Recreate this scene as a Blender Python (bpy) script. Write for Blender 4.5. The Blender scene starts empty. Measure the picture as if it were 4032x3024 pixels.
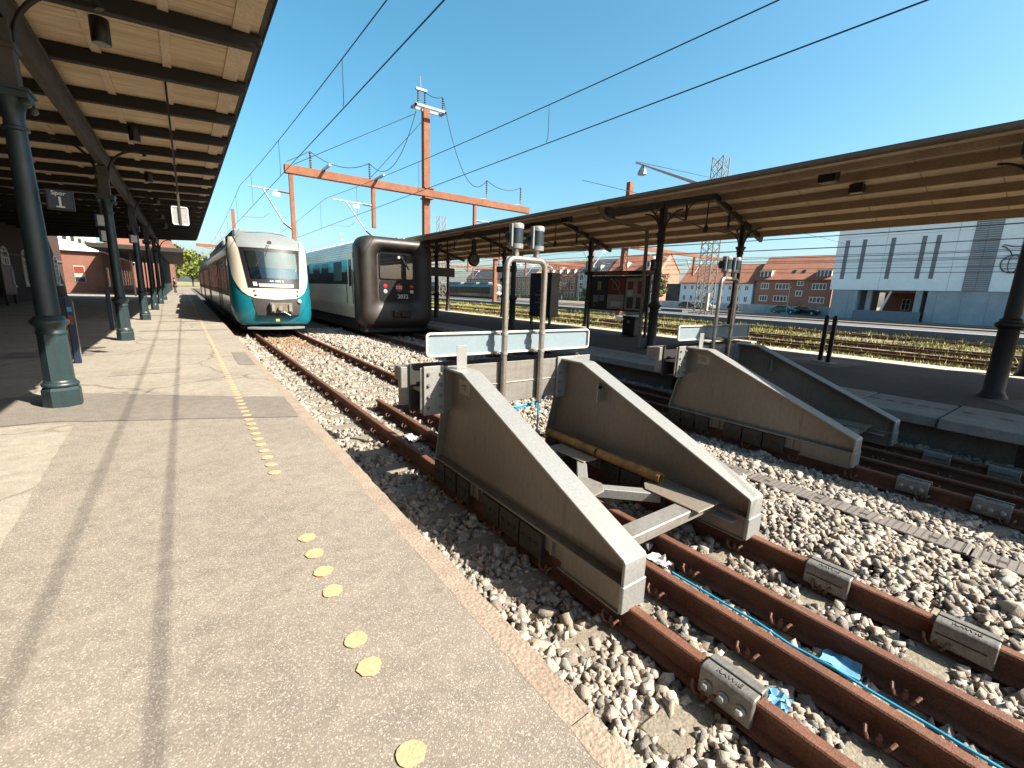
import bpy, bmesh, math, random
import numpy as np
from mathutils import Vector, Matrix, Quaternion

rnd = random.Random(7)
np.random.seed(7)
scene = bpy.context.scene
COL = scene.collection

# ---------------------------------------------------------------- camera
YAW, PITCH, ROLL, FPX, CAMH = .6358, .2046, .0360, 440.74, 1.523
cy_, sy_, cp_, sp_ = math.cos(YAW), math.sin(YAW), math.cos(PITCH), math.sin(PITCH)
fw = Vector((sy_ * cp_, cy_ * cp_, -sp_)); rt = Vector((cy_, -sy_, 0)); up = rt.cross(fw)
rt2 = math.cos(ROLL) * rt + math.sin(ROLL) * up
up2 = -math.sin(ROLL) * rt + math.cos(ROLL) * up
cam = bpy.data.cameras.new('camera'); cam.sensor_width = 36.0; cam.lens = FPX / 1024 * 36
cam.clip_start = .05; cam.clip_end = 3000
camo = bpy.data.objects.new('camera', cam); COL.objects.link(camo)
camo.matrix_world = Matrix(((rt2.x, up2.x, -fw.x, 0), (rt2.y, up2.y, -fw.y, 0), (rt2.z, up2.z, -fw.z, CAMH), (0, 0, 0, 1)))
scene.camera = camo

# ---------------------------------------------------------------- world, sun, exposure
SUNDIR = Vector((-.62, .95, -1.0)).normalized()        # travel direction of the light
elev = math.asin(-SUNDIR.z); azim = math.atan2(-SUNDIR.x, -SUNDIR.y)
world = bpy.data.worlds.new('World'); scene.world = world; world.use_nodes = True
wn = world.node_tree.nodes; wl_ = world.node_tree.links; wn.clear()
sky = wn.new('ShaderNodeTexSky'); sky.sky_type = 'NISHITA'; sky.sun_disc = False
sky.sun_elevation = elev; sky.sun_rotation = azim
sky.air_density = 1.0; sky.dust_density = 2.3; sky.ozone_density = 3.0; sky.altitude = 0
hsv = wn.new('ShaderNodeHueSaturation'); hsv.inputs['Hue'].default_value = .472; hsv.inputs['Saturation'].default_value = 1.24
bg = wn.new('ShaderNodeBackground'); bg.inputs['Strength'].default_value = .067
out = wn.new('ShaderNodeOutputWorld')
wl_.new(sky.outputs[0], hsv.inputs['Color']); wl_.new(hsv.outputs[0], bg.inputs[0]); wl_.new(bg.outputs[0], out.inputs[0])
sl = bpy.data.lights.new('sun', 'SUN'); sl.energy = 5.0; sl.angle = math.radians(.5); sl.color = (1, .91, .77)
so = bpy.data.objects.new('sun', sl); COL.objects.link(so)
so.rotation_euler = SUNDIR.to_track_quat('-Z', 'Y').to_euler(); so.location = (20, -30, 40)
scene.view_settings.view_transform = 'Standard'; scene.view_settings.look = 'None'
scene.view_settings.gamma = 1; scene.view_settings.exposure = 1.88
scene.render.resolution_x = 1024; scene.render.resolution_y = 768

# ---------------------------------------------------------------- materials
MATS = {}
KA = .64                     # albedo scale of the whole palette
def mat(name, col, rough=.6, metal=0., var=.18, scale=3., var2=.12, scale2=28., bump=0., bscale=60., spec=.5, coat=0., tint=None, stretch=None, k=None, streak=0.):
    m = bpy.data.materials.new(name); m.use_nodes = True; nt = m.node_tree; n = nt.nodes; l = nt.links
    b = n['Principled BSDF']
    b.inputs['Roughness'].default_value = rough; b.inputs['Metallic'].default_value = metal
    b.inputs['Specular IOR Level'].default_value = spec
    if coat: b.inputs['Coat Weight'].default_value = coat; b.inputs['Coat Roughness'].default_value = .08
    tc = n.new('ShaderNodeTexCoord'); src = tc.outputs['Object']
    if stretch:
        mp = n.new('ShaderNodeMapping'); mp.inputs['Scale'].default_value = stretch; l.new(src, mp.inputs[0]); src = mp.outputs[0]
    kk = k if k else KA
    c = Vector(col) * kk; d = Vector(tint) * kk if tint else c * .62
    n1 = n.new('ShaderNodeTexNoise'); n1.inputs['Scale'].default_value = scale; n1.inputs['Detail'].default_value = 6
    l.new(src, n1.inputs['Vector'])
    r1 = n.new('ShaderNodeMapRange'); r1.inputs[1].default_value = .35; r1.inputs[2].default_value = .72
    r1.inputs[3].default_value = 0; r1.inputs[4].default_value = min(1, var * 3.2); l.new(n1.outputs[0], r1.inputs[0])
    mx = n.new('ShaderNodeMixRGB'); mx.inputs[1].default_value = (*c, 1); mx.inputs[2].default_value = (*d, 1)
    l.new(r1.outputs[0], mx.inputs[0])
    n2 = n.new('ShaderNodeTexNoise'); n2.inputs['Scale'].default_value = scale2; n2.inputs['Detail'].default_value = 4
    l.new(src, n2.inputs['Vector'])
    r2 = n.new('ShaderNodeMapRange'); r2.inputs[1].default_value = .3; r2.inputs[2].default_value = .7
    r2.inputs[3].default_value = 1 - var2 * 1.6; r2.inputs[4].default_value = 1 + var2; l.new(n2.outputs[0], r2.inputs[0])
    mu = n.new('ShaderNodeMixRGB'); mu.blend_type = 'MULTIPLY'; mu.inputs[0].default_value = 1
    l.new(mx.outputs[0], mu.inputs[1]); l.new(r2.outputs[0], mu.inputs[2]); l.new(mu.outputs[0], b.inputs['Base Color'])
    rr = n.new('ShaderNodeMapRange'); rr.inputs[3].default_value = max(.03, rough - .1); rr.inputs[4].default_value = min(1, rough + .12)
    l.new(n1.outputs[0], rr.inputs[0]); l.new(rr.outputs[0], b.inputs['Roughness'])
    if streak:      # vertical rust and dirt runs
        m4 = n.new('ShaderNodeMapping'); m4.inputs['Scale'].default_value = (14, 14, .9); l.new(tc.outputs['Object'], m4.inputs[0])
        n4 = n.new('ShaderNodeTexNoise'); n4.inputs['Scale'].default_value = 1.6; n4.inputs['Detail'].default_value = 5; l.new(m4.outputs[0], n4.inputs['Vector'])
        r4 = n.new('ShaderNodeMapRange'); r4.inputs[1].default_value = .56; r4.inputs[2].default_value = .75; r4.inputs[3].default_value = 0; r4.inputs[4].default_value = streak; l.new(n4.outputs[0], r4.inputs[0])
        x4 = n.new('ShaderNodeMixRGB'); x4.inputs[2].default_value = (c[0] * .55, c[1] * .42, c[2] * .32, 1); l.new(r4.outputs[0], x4.inputs[0]); l.new(mu.outputs[0], x4.inputs[1]); l.new(x4.outputs[0], b.inputs['Base Color'])
    if bump:
        n3 = n.new('ShaderNodeTexNoise'); n3.inputs['Scale'].default_value = bscale; n3.inputs['Detail'].default_value = 3
        l.new(src, n3.inputs['Vector'])
        bp = n.new('ShaderNodeBump'); bp.inputs['Strength'].default_value = bump; bp.inputs['Distance'].default_value = .02
        l.new(n3.outputs[0], bp.inputs['Height']); l.new(bp.outputs[0], b.inputs['Normal'])
    m['k'] = 1; MATS[name] = m
    return m
def bsdf(m): return m.node_tree.nodes['Principled BSDF']
def col_in(m): return bsdf(m).inputs['Base Color'].links[0].from_socket

def asphalt(name, col, light=.75, amt=.5, sc=170, crack=0.):
    light *= KA
    m = mat(name, col, .88, var=.14, scale=.9, var2=.10, scale2=9, bump=.35, bscale=190, spec=.25)
    n = m.node_tree.nodes; l = m.node_tree.links; b = bsdf(m); prev = col_in(m)
    tc = n.new('ShaderNodeTexCoord')
    vo = n.new('ShaderNodeTexVoronoi'); vo.inputs['Scale'].default_value = sc; l.new(tc.outputs['Object'], vo.inputs['Vector'])
    sp = n.new('ShaderNodeSeparateColor'); l.new(vo.outputs['Color'], sp.inputs[0])
    mr = n.new('ShaderNodeMapRange'); mr.inputs[1].default_value = .72; mr.inputs[2].default_value = .95; mr.inputs[3].default_value = 0; mr.inputs[4].default_value = amt
    l.new(sp.outputs[0], mr.inputs[0])
    mx = n.new('ShaderNodeMixRGB'); mx.inputs[2].default_value = (light, light * .95, light * .86, 1)
    l.new(mr.outputs[0], mx.inputs[0]); l.new(prev, mx.inputs[1])
    m2 = n.new('ShaderNodeMapRange'); m2.inputs[1].default_value = 0; m2.inputs[2].default_value = .25; m2.inputs[3].default_value = amt * .8; m2.inputs[4].default_value = 0
    l.new(sp.outputs[1], m2.inputs[0])
    mk = n.new('ShaderNodeMixRGB'); mk.inputs[2].default_value = (col[0] * .26, col[1] * .26, col[2] * .26, 1)
    l.new(m2.outputs[0], mk.inputs[0]); l.new(mx.outputs[0], mk.inputs[1])
    # gum spots and stains with edges of their own
    v2 = n.new('ShaderNodeTexVoronoi'); v2.inputs['Scale'].default_value = 2.6; v2.inputs['Randomness'].default_value = 1; l.new(tc.outputs['Object'], v2.inputs['Vector'])
    m3 = n.new('ShaderNodeMapRange'); m3.inputs[1].default_value = .045; m3.inputs[2].default_value = .06; m3.inputs[3].default_value = .38; m3.inputs[4].default_value = 0
    l.new(v2.outputs['Distance'], m3.inputs[0])
    mg = n.new('ShaderNodeMixRGB'); mg.inputs[2].default_value = (col[0] * .29, col[1] * .28, col[2] * .27, 1)
    l.new(m3.outputs[0], mg.inputs[0]); l.new(mk.outputs[0], mg.inputs[1]); l.new(mg.outputs[0], b.inputs['Base Color'])
    # broad worn and damp-stained areas
    nb = n.new('ShaderNodeTexNoise'); nb.inputs['Scale'].default_value = .55; nb.inputs['Detail'].default_value = 8; nb.inputs['Roughness'].default_value = .65; l.new(tc.outputs['Object'], nb.inputs['Vector'])
    rb = n.new('ShaderNodeMapRange'); rb.inputs[1].default_value = .38; rb.inputs[2].default_value = .66; rb.inputs[3].default_value = 1.06; rb.inputs[4].default_value = .91; l.new(nb.outputs[0], rb.inputs[0])
    mb = n.new('ShaderNodeMixRGB'); mb.blend_type = 'MULTIPLY'; mb.inputs[0].default_value = 1; l.new(mg.outputs[0], mb.inputs[1]); l.new(rb.outputs[0], mb.inputs[2]); l.new(mb.outputs[0], b.inputs['Base Color'])
    if crack:
        nd = n.new('ShaderNodeTexNoise'); nd.inputs['Scale'].default_value = 2.2; nd.inputs['Detail'].default_value = 5; l.new(tc.outputs['Object'], nd.inputs['Vector'])
        mxv = n.new('ShaderNodeMixRGB'); mxv.inputs[0].default_value = .22; l.new(tc.outputs['Object'], mxv.inputs[1]); l.new(nd.outputs['Color'], mxv.inputs[2])
        vc = n.new('ShaderNodeTexVoronoi'); vc.feature = 'DISTANCE_TO_EDGE'; vc.inputs['Scale'].default_value = .75; l.new(mxv.outputs[0], vc.inputs['Vector'])
        mc = n.new('ShaderNodeMapRange'); mc.inputs[1].default_value = .004; mc.inputs[2].default_value = .014; mc.inputs[3].default_value = crack; mc.inputs[4].default_value = 0; l.new(vc.outputs['Distance'], mc.inputs[0])
        mcx = n.new('ShaderNodeMixRGB'); mcx.inputs[2].default_value = (col[0] * .22, col[1] * .2, col[2] * .19, 1); l.new(mc.outputs[0], mcx.inputs[0]); l.new(mb.outputs[0], mcx.inputs[1]); l.new(mcx.outputs[0], b.inputs['Base Color'])
    return m

def attr_tone(m, name='tone'):
    n = m.node_tree.nodes; l = m.node_tree.links; b = bsdf(m); prev = col_in(m)
    a = n.new('ShaderNodeAttribute'); a.attribute_name = name
    mu = n.new('ShaderNodeMixRGB'); mu.blend_type = 'MULTIPLY'; mu.inputs[0].default_value = 1
    l.new(prev, mu.inputs[1]); l.new(a.outputs['Color'], mu.inputs[2]); l.new(mu.outputs[0], b.inputs['Base Color'])
    return m

def bricks(name, c1, c2, mortar, sc=1., rough=.85, axis='x'):
    m = bpy.data.materials.new(name); m.use_nodes = True; n = m.node_tree.nodes; l = m.node_tree.links; b = n['Principled BSDF']
    c1, c2, mortar = [tuple(v * KA for v in c) for c in (c1, c2, mortar)]
    tc = n.new('ShaderNodeTexCoord'); se = n.new('ShaderNodeSeparateXYZ'); cb = n.new('ShaderNodeCombineXYZ')
    ad = n.new('ShaderNodeMath'); ad.operation = 'ADD'
    l.new(tc.outputs['Object'], se.inputs[0]); l.new(se.outputs[0], ad.inputs[0]); l.new(se.outputs[1], ad.inputs[1])
    l.new(ad.outputs[0], cb.inputs[0]); l.new(se.outputs[2], cb.inputs[1])
    br = n.new('ShaderNodeTexBrick'); br.inputs['Color1'].default_value = (*c1, 1); br.inputs['Color2'].default_value = (*c2, 1); br.inputs['Mortar'].default_value = (*mortar, 1)
    br.inputs['Scale'].default_value = sc; br.inputs['Brick Width'].default_value = .24; br.inputs['Row Height'].default_value = .075; br.inputs['Mortar Size'].default_value = .01
    l.new(cb.outputs[0], br.inputs['Vector'])
    no = n.new('ShaderNodeTexNoise'); no.inputs['Scale'].default_value = .7; no.inputs['Detail'].default_value = 5; l.new(tc.outputs['Object'], no.inputs['Vector'])
    mr = n.new('ShaderNodeMapRange'); mr.inputs[3].default_value = .7; mr.inputs[4].default_value = 1.25; l.new(no.outputs[0], mr.inputs[0])
    mu = n.new('ShaderNodeMixRGB'); mu.blend_type = 'MULTIPLY'; mu.inputs[0].default_value = 1
    l.new(br.outputs[0], mu.inputs[1]); l.new(mr.outputs[0], mu.inputs[2]); l.new(mu.outputs[0], b.inputs['Base Color'])
    b.inputs['Roughness'].default_value = rough
    MATS[name] = m; return m

def waved(m, axis, sc, strength=.5, dist=.05):
    n = m.node_tree.nodes; l = m.node_tree.links; b = bsdf(m)
    tc = n.new('ShaderNodeTexCoord'); w = n.new('ShaderNodeTexWave'); w.bands_direction = axis; w.inputs['Scale'].default_value = sc
    l.new(tc.outputs['Object'], w.inputs['Vector'])
    bp = n.new('ShaderNodeBump'); bp.inputs['Strength'].default_value = strength; bp.inputs['Distance'].default_value = dist
    l.new(w.outputs[0], bp.inputs['Height']); l.new(bp.outputs[0], b.inputs['Normal'])
    return m

def glass(name, tint=(.9, .95, .95), refl=.25, opac=.25):
    m = bpy.data.materials.new(name); m.use_nodes = True; n = m.node_tree.nodes; l = m.node_tree.links; n.clear()
    o = n.new('ShaderNodeOutputMaterial'); t = n.new('ShaderNodeBsdfTransparent'); t.inputs[0].default_value = (*tint, 1)
    g = n.new('ShaderNodeBsdfGlossy'); g.inputs['Roughness'].default_value = .0; g.inputs[0].default_value = (.9, .95, 1, 1)
    f = n.new('ShaderNodeFresnel'); f.inputs[0].default_value = 1.5
    mr = n.new('ShaderNodeMapRange'); mr.inputs[3].default_value = refl * .3; mr.inputs[4].default_value = 1
    l.new(f.outputs[0], mr.inputs[0]); mx = n.new('ShaderNodeMixShader'); l.new(mr.outputs[0], mx.inputs[0]); l.new(t.outputs[0], mx.inputs[1]); l.new(g.outputs[0], mx.inputs[2]); l.new(mx.outputs[0], o.inputs[0])
    MATS[name] = m; return m

asphalt('asphalt', (.275, .24, .20), .60, .52, 200)
asphalt('asphalt_old', (.34, .305, .25), .62, .35, 120, .65)
asphalt('asphalt_patch', (.225, .20, .175), .45, .35)
asphalt('asphalt_concrete', (.37, .335, .275), .64, .3, 130, .5)
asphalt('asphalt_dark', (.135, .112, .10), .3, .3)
mat('granite', (.37, .30, .235), .85, var=.22, scale=5, var2=.22, scale2=75, bump=.4, bscale=60, tint=(.25, .185, .135))
mat('slab', (.42, .365, .32), .85, var=.2, scale=3, var2=.14, scale2=60, bump=.3, bscale=90)
mat('slab_light', (.5, .47, .41), .85, var=.12, scale=3, bump=.2)
mat('concrete', (.27, .24, .19), .85, var=.22, scale=6, var2=.2, scale2=50, bump=.4, bscale=70, tint=(.17, .135, .09))
mat('concrete_wall', (.22, .19, .165), .9, streak=.5, var=.25, scale=2, bump=.3)
mat('rust', (.178, .068, .035), .78, var=.25, scale=5, var2=.25, scale2=90, bump=.25, bscale=150, tint=(.095, .034, .016))
mat('rust_clip', (.20, .085, .045), .75, var=.2, scale=30)
mat('galv', (.37, .38, .375), .46, .4, var=.12, scale=1.6, var2=.10, scale2=55, bump=.05, tint=(.36, .33, .28), spec=.5)
mat('galv_dirty', (.32, .285, .24), .52, .3, streak=.45, var=.2, scale=.9, var2=.07, scale2=35, bump=.04, bscale=120, tint=(.165, .13, .095), stretch=(1, 1, .5))
mat('galv_beam', (.30, .292, .275), .55, .3, streak=.5, var=.25, scale=2.5, tint=(.20, .17, .135), stretch=(1, 1, 5))
mat('cast_clamp', (.27, .265, .25), .5, .5, var=.2, scale=8, var2=.15, scale2=60, bump=.12, tint=(.17, .145, .12))
mat('steel_pipe', (.58, .54, .48), .3, .75, var=.12, scale=12, tint=(.42, .34, .26))
mat('black_rubber', (.03, .028, .028), .6, var=.3, scale=4, bump=.15)
mat('board_back', (.24, .315, .36), .55, .1, var=.07, scale=2.5, var2=.04)
mat('white_rim', (.74, .71, .66), .45, var=.08, scale=6)
mat('lamp_blue', (.035, .058, .072), .32, .3, var=.12, scale=9)
mat('lamp_grey', (.28, .29, .285), .45, .1, var=.1, scale=9)
mat('pipe_yellow', (.42, .22, .045), .6, var=.4, scale=9, var2=.2, tint=(.15, .075, .03))
mat('cable_blue', (.03, .36, .62), .45, var=.1)
mat('plastic_blue', (.16, .42, .66), .5, var=.1, scale=15)
mat('plastic_white', (.74, .74, .73), .6, var=.08, scale=12)
mat('plastic_black', (.02, .02, .024), .3, var=.1)
mat('sticker', (.43, .39, .31), .6, var=.2, scale=20)
mat('ink', (.03, .03, .03), .7, var=.05)
mat('duct', (.185, .165, .15), .75, var=.2, scale=6, bump=.15)
mat('duct_dark', (.03, .028, .026), .9, var=.1)
mat('dot_paint', (.64, .405, .22), .8, var=.12, scale=9, var2=.1, scale2=70, bump=.3, bscale=160, tint=(.47, .29, .16))
mat('dot_faint', (.30, .19, .135), .85, var=.2, scale=12, bump=.2)
mat('column_green', (.022, .046, .052), .42, streak=.3, var=.2, scale=5, var2=.1, scale2=40, bump=.06, bscale=40, tint=(.012, .024, .027))
mat('iron_brown', (.018, .013, .011), .55, var=.25, scale=4, tint=(.03, .018, .013))
mat('timber_dark', (.012, .008, .0065), .7, var=.3, scale=3, tint=(.022, .012, .008))
mat('board_tan', (.64, .50, .33), .8, k=1., var=.22, scale=1.6, var2=.1, scale2=10, bump=.15, bscale=20, tint=(.38, .27, .155), stretch=(.35, 3, 1))
mat('batten_tan', (.60, .48, .33), .75, k=1., var=.15, scale=4, tint=(.42, .31, .2))
mat('beam_grey', (.08, .066, .055), .65, var=.3, scale=3, tint=(.055, .045, .04))
mat('roof_sheet', (.66, .52, .36), .75, k=1., var=.18, scale=1.2, var2=.08, tint=(.30, .215, .13), stretch=(1, .25, 1))
mat('purlin_shade_joint', (.33, .235, .155), .8, var=.2, scale=2, k=1.)  # shade on the purlin faces put into a darker colour; board joints share it
mat('roof_top', (.10, .085, .075), .8, var=.2, scale=1)
mat('gutter', (.21, .165, .12), .6, .1, var=.25, scale=2, tint=(.18, .13, .09))
mat('gantry_rust', (.27, .10, .046), .8, var=.25, scale=2.2, var2=.12, scale2=20, tint=(.20, .068, .03))
mat('wire', (.05, .075, .09), .45, .6, var=.05)
mat('insulator', (.06, .06, .065), .4, var=.1)
mat('alu', (.56, .56, .55), .38, .65, var=.1, scale=6)
mat('sign_navy', (.012, .022, .055), .4, var=.1)
mat('sign_dark', (.008, .0065, .0065), .4, var=.1)
mat('sign_white', (.78, .78, .76), .5, var=.05)
mat('sign_grey', (.30, .31, .32), .5, var=.1)
mat('screen_blue', (.02, .04, .16), .3, var=.1)
mat('poster_red', (.28, .03, .025), .5, var=.12)
mat('poster_cream', (.52, .44, .34), .6, var=.1)
mat('poster_dark', (.035, .032, .035), .4, var=.1)
mat('poster_yellow', (.55, .45, .14), .6, var=.1)
mat('train_teal', (.006, .17, .225), .3, var=.08, scale=1.5, var2=.05, coat=.3)
mat('train_cream', (.58, .535, .44), .6, var=.06, scale=1.5, var2=.03, spec=.3, tint=(.66, .60, .5))
mat('train_grey', (.20, .225, .23), .6, .0, var=.1, scale=2)
mat('train_black', (.010, .010, .012), .45, var=.05, spec=.25)
mat('train_dark', (.03, .028, .027), .7, var=.2)
mat('train_side', (.07, .062, .05), .15, .2, var=.1, coat=.8)
mat('blind', (.125, .165, .155), .7, var=.06)
mat('dash_teal', (.008, .085, .13), .6, var=.1)
mat('red_light', (.55, .03, .03), .2, var=.05)
mat('dark_light', (.05, .042, .036), .15, .4, var=.05)
mat('clear_light', (.68, .68, .66), .12, .3, var=.05)
mat('warn_yellow', (.75, .45, .03), .5, var=.05)
mat('coupler', (.22, .185, .145), .6, .3, var=.3, scale=6)
mat('ic_silver', (1.0, .94, .80), .38, .55, var=.22, scale=.8, var2=.08, k=.9, tint=(.66, .57, .44), stretch=(1, .3, 1))
mat('ic_band', (.03, .48, .60), .3, k=1., var=.05, coat=.5)
mat('ic_rubber', (.016, .0115, .010), .5, var=.3, scale=2.5, var2=.12, bump=.1, bscale=12, tint=(.03, .02, .015))
mat('dsb_red', (.5, .02, .025), .35, var=.03)
mat('stone', (.38, .345, .30), .85, var=.25, scale=26, var2=.2, scale2=120, bump=.25, bscale=90, tint=(.30, .25, .2))
attr_tone(MATS['stone'])
mat('bed', (.15, .135, .12), .95, var=.3, scale=12, var2=.4, scale2=45, bump=1.0, bscale=38, tint=(.075, .065, .055))
mat('ground', (.22, .185, .09), .95, k=1., var=.3, scale=.35, var2=.25, scale2=3, bump=.4, bscale=8, tint=(.12, .115, .05))
mat('yard_grit', (.26, .20, .125), .95, var=.3, scale=.8, var2=.3, scale2=8, bump=.5, bscale=15, tint=(.16, .10, .06))
attr_tone(mat('grass_blade', (.25, .255, .10), .8, k=1., var=.2, scale=1.5, tint=(.2, .21, .06)))
mat('road', (.13, .14, .155), .8, var=.15, scale=.6)
mat('road_line', (.62, .62, .6), .7, var=.1)
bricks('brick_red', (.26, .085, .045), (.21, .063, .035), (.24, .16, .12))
bricks('brick_house', (.50, .18, .10), (.42, .14, .08), (.45, .32, .25))
bricks('brick_brown', (.40, .22, .15), (.32, .17, .11), (.38, .3, .24))
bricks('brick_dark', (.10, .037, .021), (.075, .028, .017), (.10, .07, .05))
mat('brake_dark', (.07, .052, .042), .6, .3, var=.25, scale=6)  # dark brown, deepened: the shade beneath the buffer legs is in the colour
mat('render_white', (.80, .82, .83), .8, k=1., var=.05, scale=.4, var2=.03)
mat('render_blue', (.66, .74, .80), .8, k=1., var=.06, scale=.4, var2=.03)
mat('panel_pale', (.86, .88, .87), .6, k=1., var=.06, scale=.25, var2=.03, scale2=2)
mat('slot_grey', (.17, .175, .20), .5, k=1., var=.1)
mat('concrete_smooth', (.36, .385, .40), .8, k=1., var=.18, scale=.5, var2=.06, scale2=6)
waved(mat('louvre', (.27, .28, .31), .5, .3, var=.1), 'Z', 1.6, 1.0, .2)
mat('tile_red', (.42, .15, .075), .8, k=1., var=.15, scale=.6, var2=.12, scale2=5, tint=(.33, .095, .045))
waved(MATS['tile_red'], 'Y', 2.2, .9, .12)
mat('slate', (.13, .125, .13), .7, var=.15, scale=.6, var2=.1, scale2=5)
mat('train_window', (.012, .012, .014), .25, var=.1, spec=.3)
mat('window_dark', (.045, .052, .062), .12, var=.2, scale=1.2)
mat('frame_white', (.80, .78, .74), .6, k=1., var=.06)
mat('leaf', (.10, .14, .035), .7, var=.3, scale=2, tint=(.16, .16, .05)); attr_tone(MATS['leaf'])
mat('bark', (.10, .075, .05), .9, var=.3, scale=6)
mat('branch_pale', (.26, .21, .16), .9, var=.2, scale=4)
mat('car_teal', (.02, .17, .21), .25, .3, var=.04, coat=.8)
mat('car_dark', (.03, .032, .04), .25, .3, var=.04, coat=.8)
mat('tyre', (.02, .02, .02), .8, var=.1)
mat('cloth_pale', (.55, .6, .66), .9, var=.1); mat('cloth_dark', (.04, .045, .06), .9, var=.1); mat('skin', (.5, .3, .2), .6, var=.05)
glass('glass_train', refl=.06); glass('glass_house', (.5, .55, .6), .5)

# ---------------------------------------------------------------- mesh helpers
WL = {}                      # world position of each root
def setp(o, label=None, cat=None, group=None, kind=None):
    if label: o['label'] = label
    if cat: o['category'] = cat
    if group: o['group'] = group
    if kind: o['kind'] = kind
    return o
def thing(name, loc, label, cat, group=None):
    o = bpy.data.objects.new(name, None); COL.objects.link(o); o.location = loc; o.empty_display_size = .2
    WL[o.name] = Vector(loc); return setp(o, label, cat, group)

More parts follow.
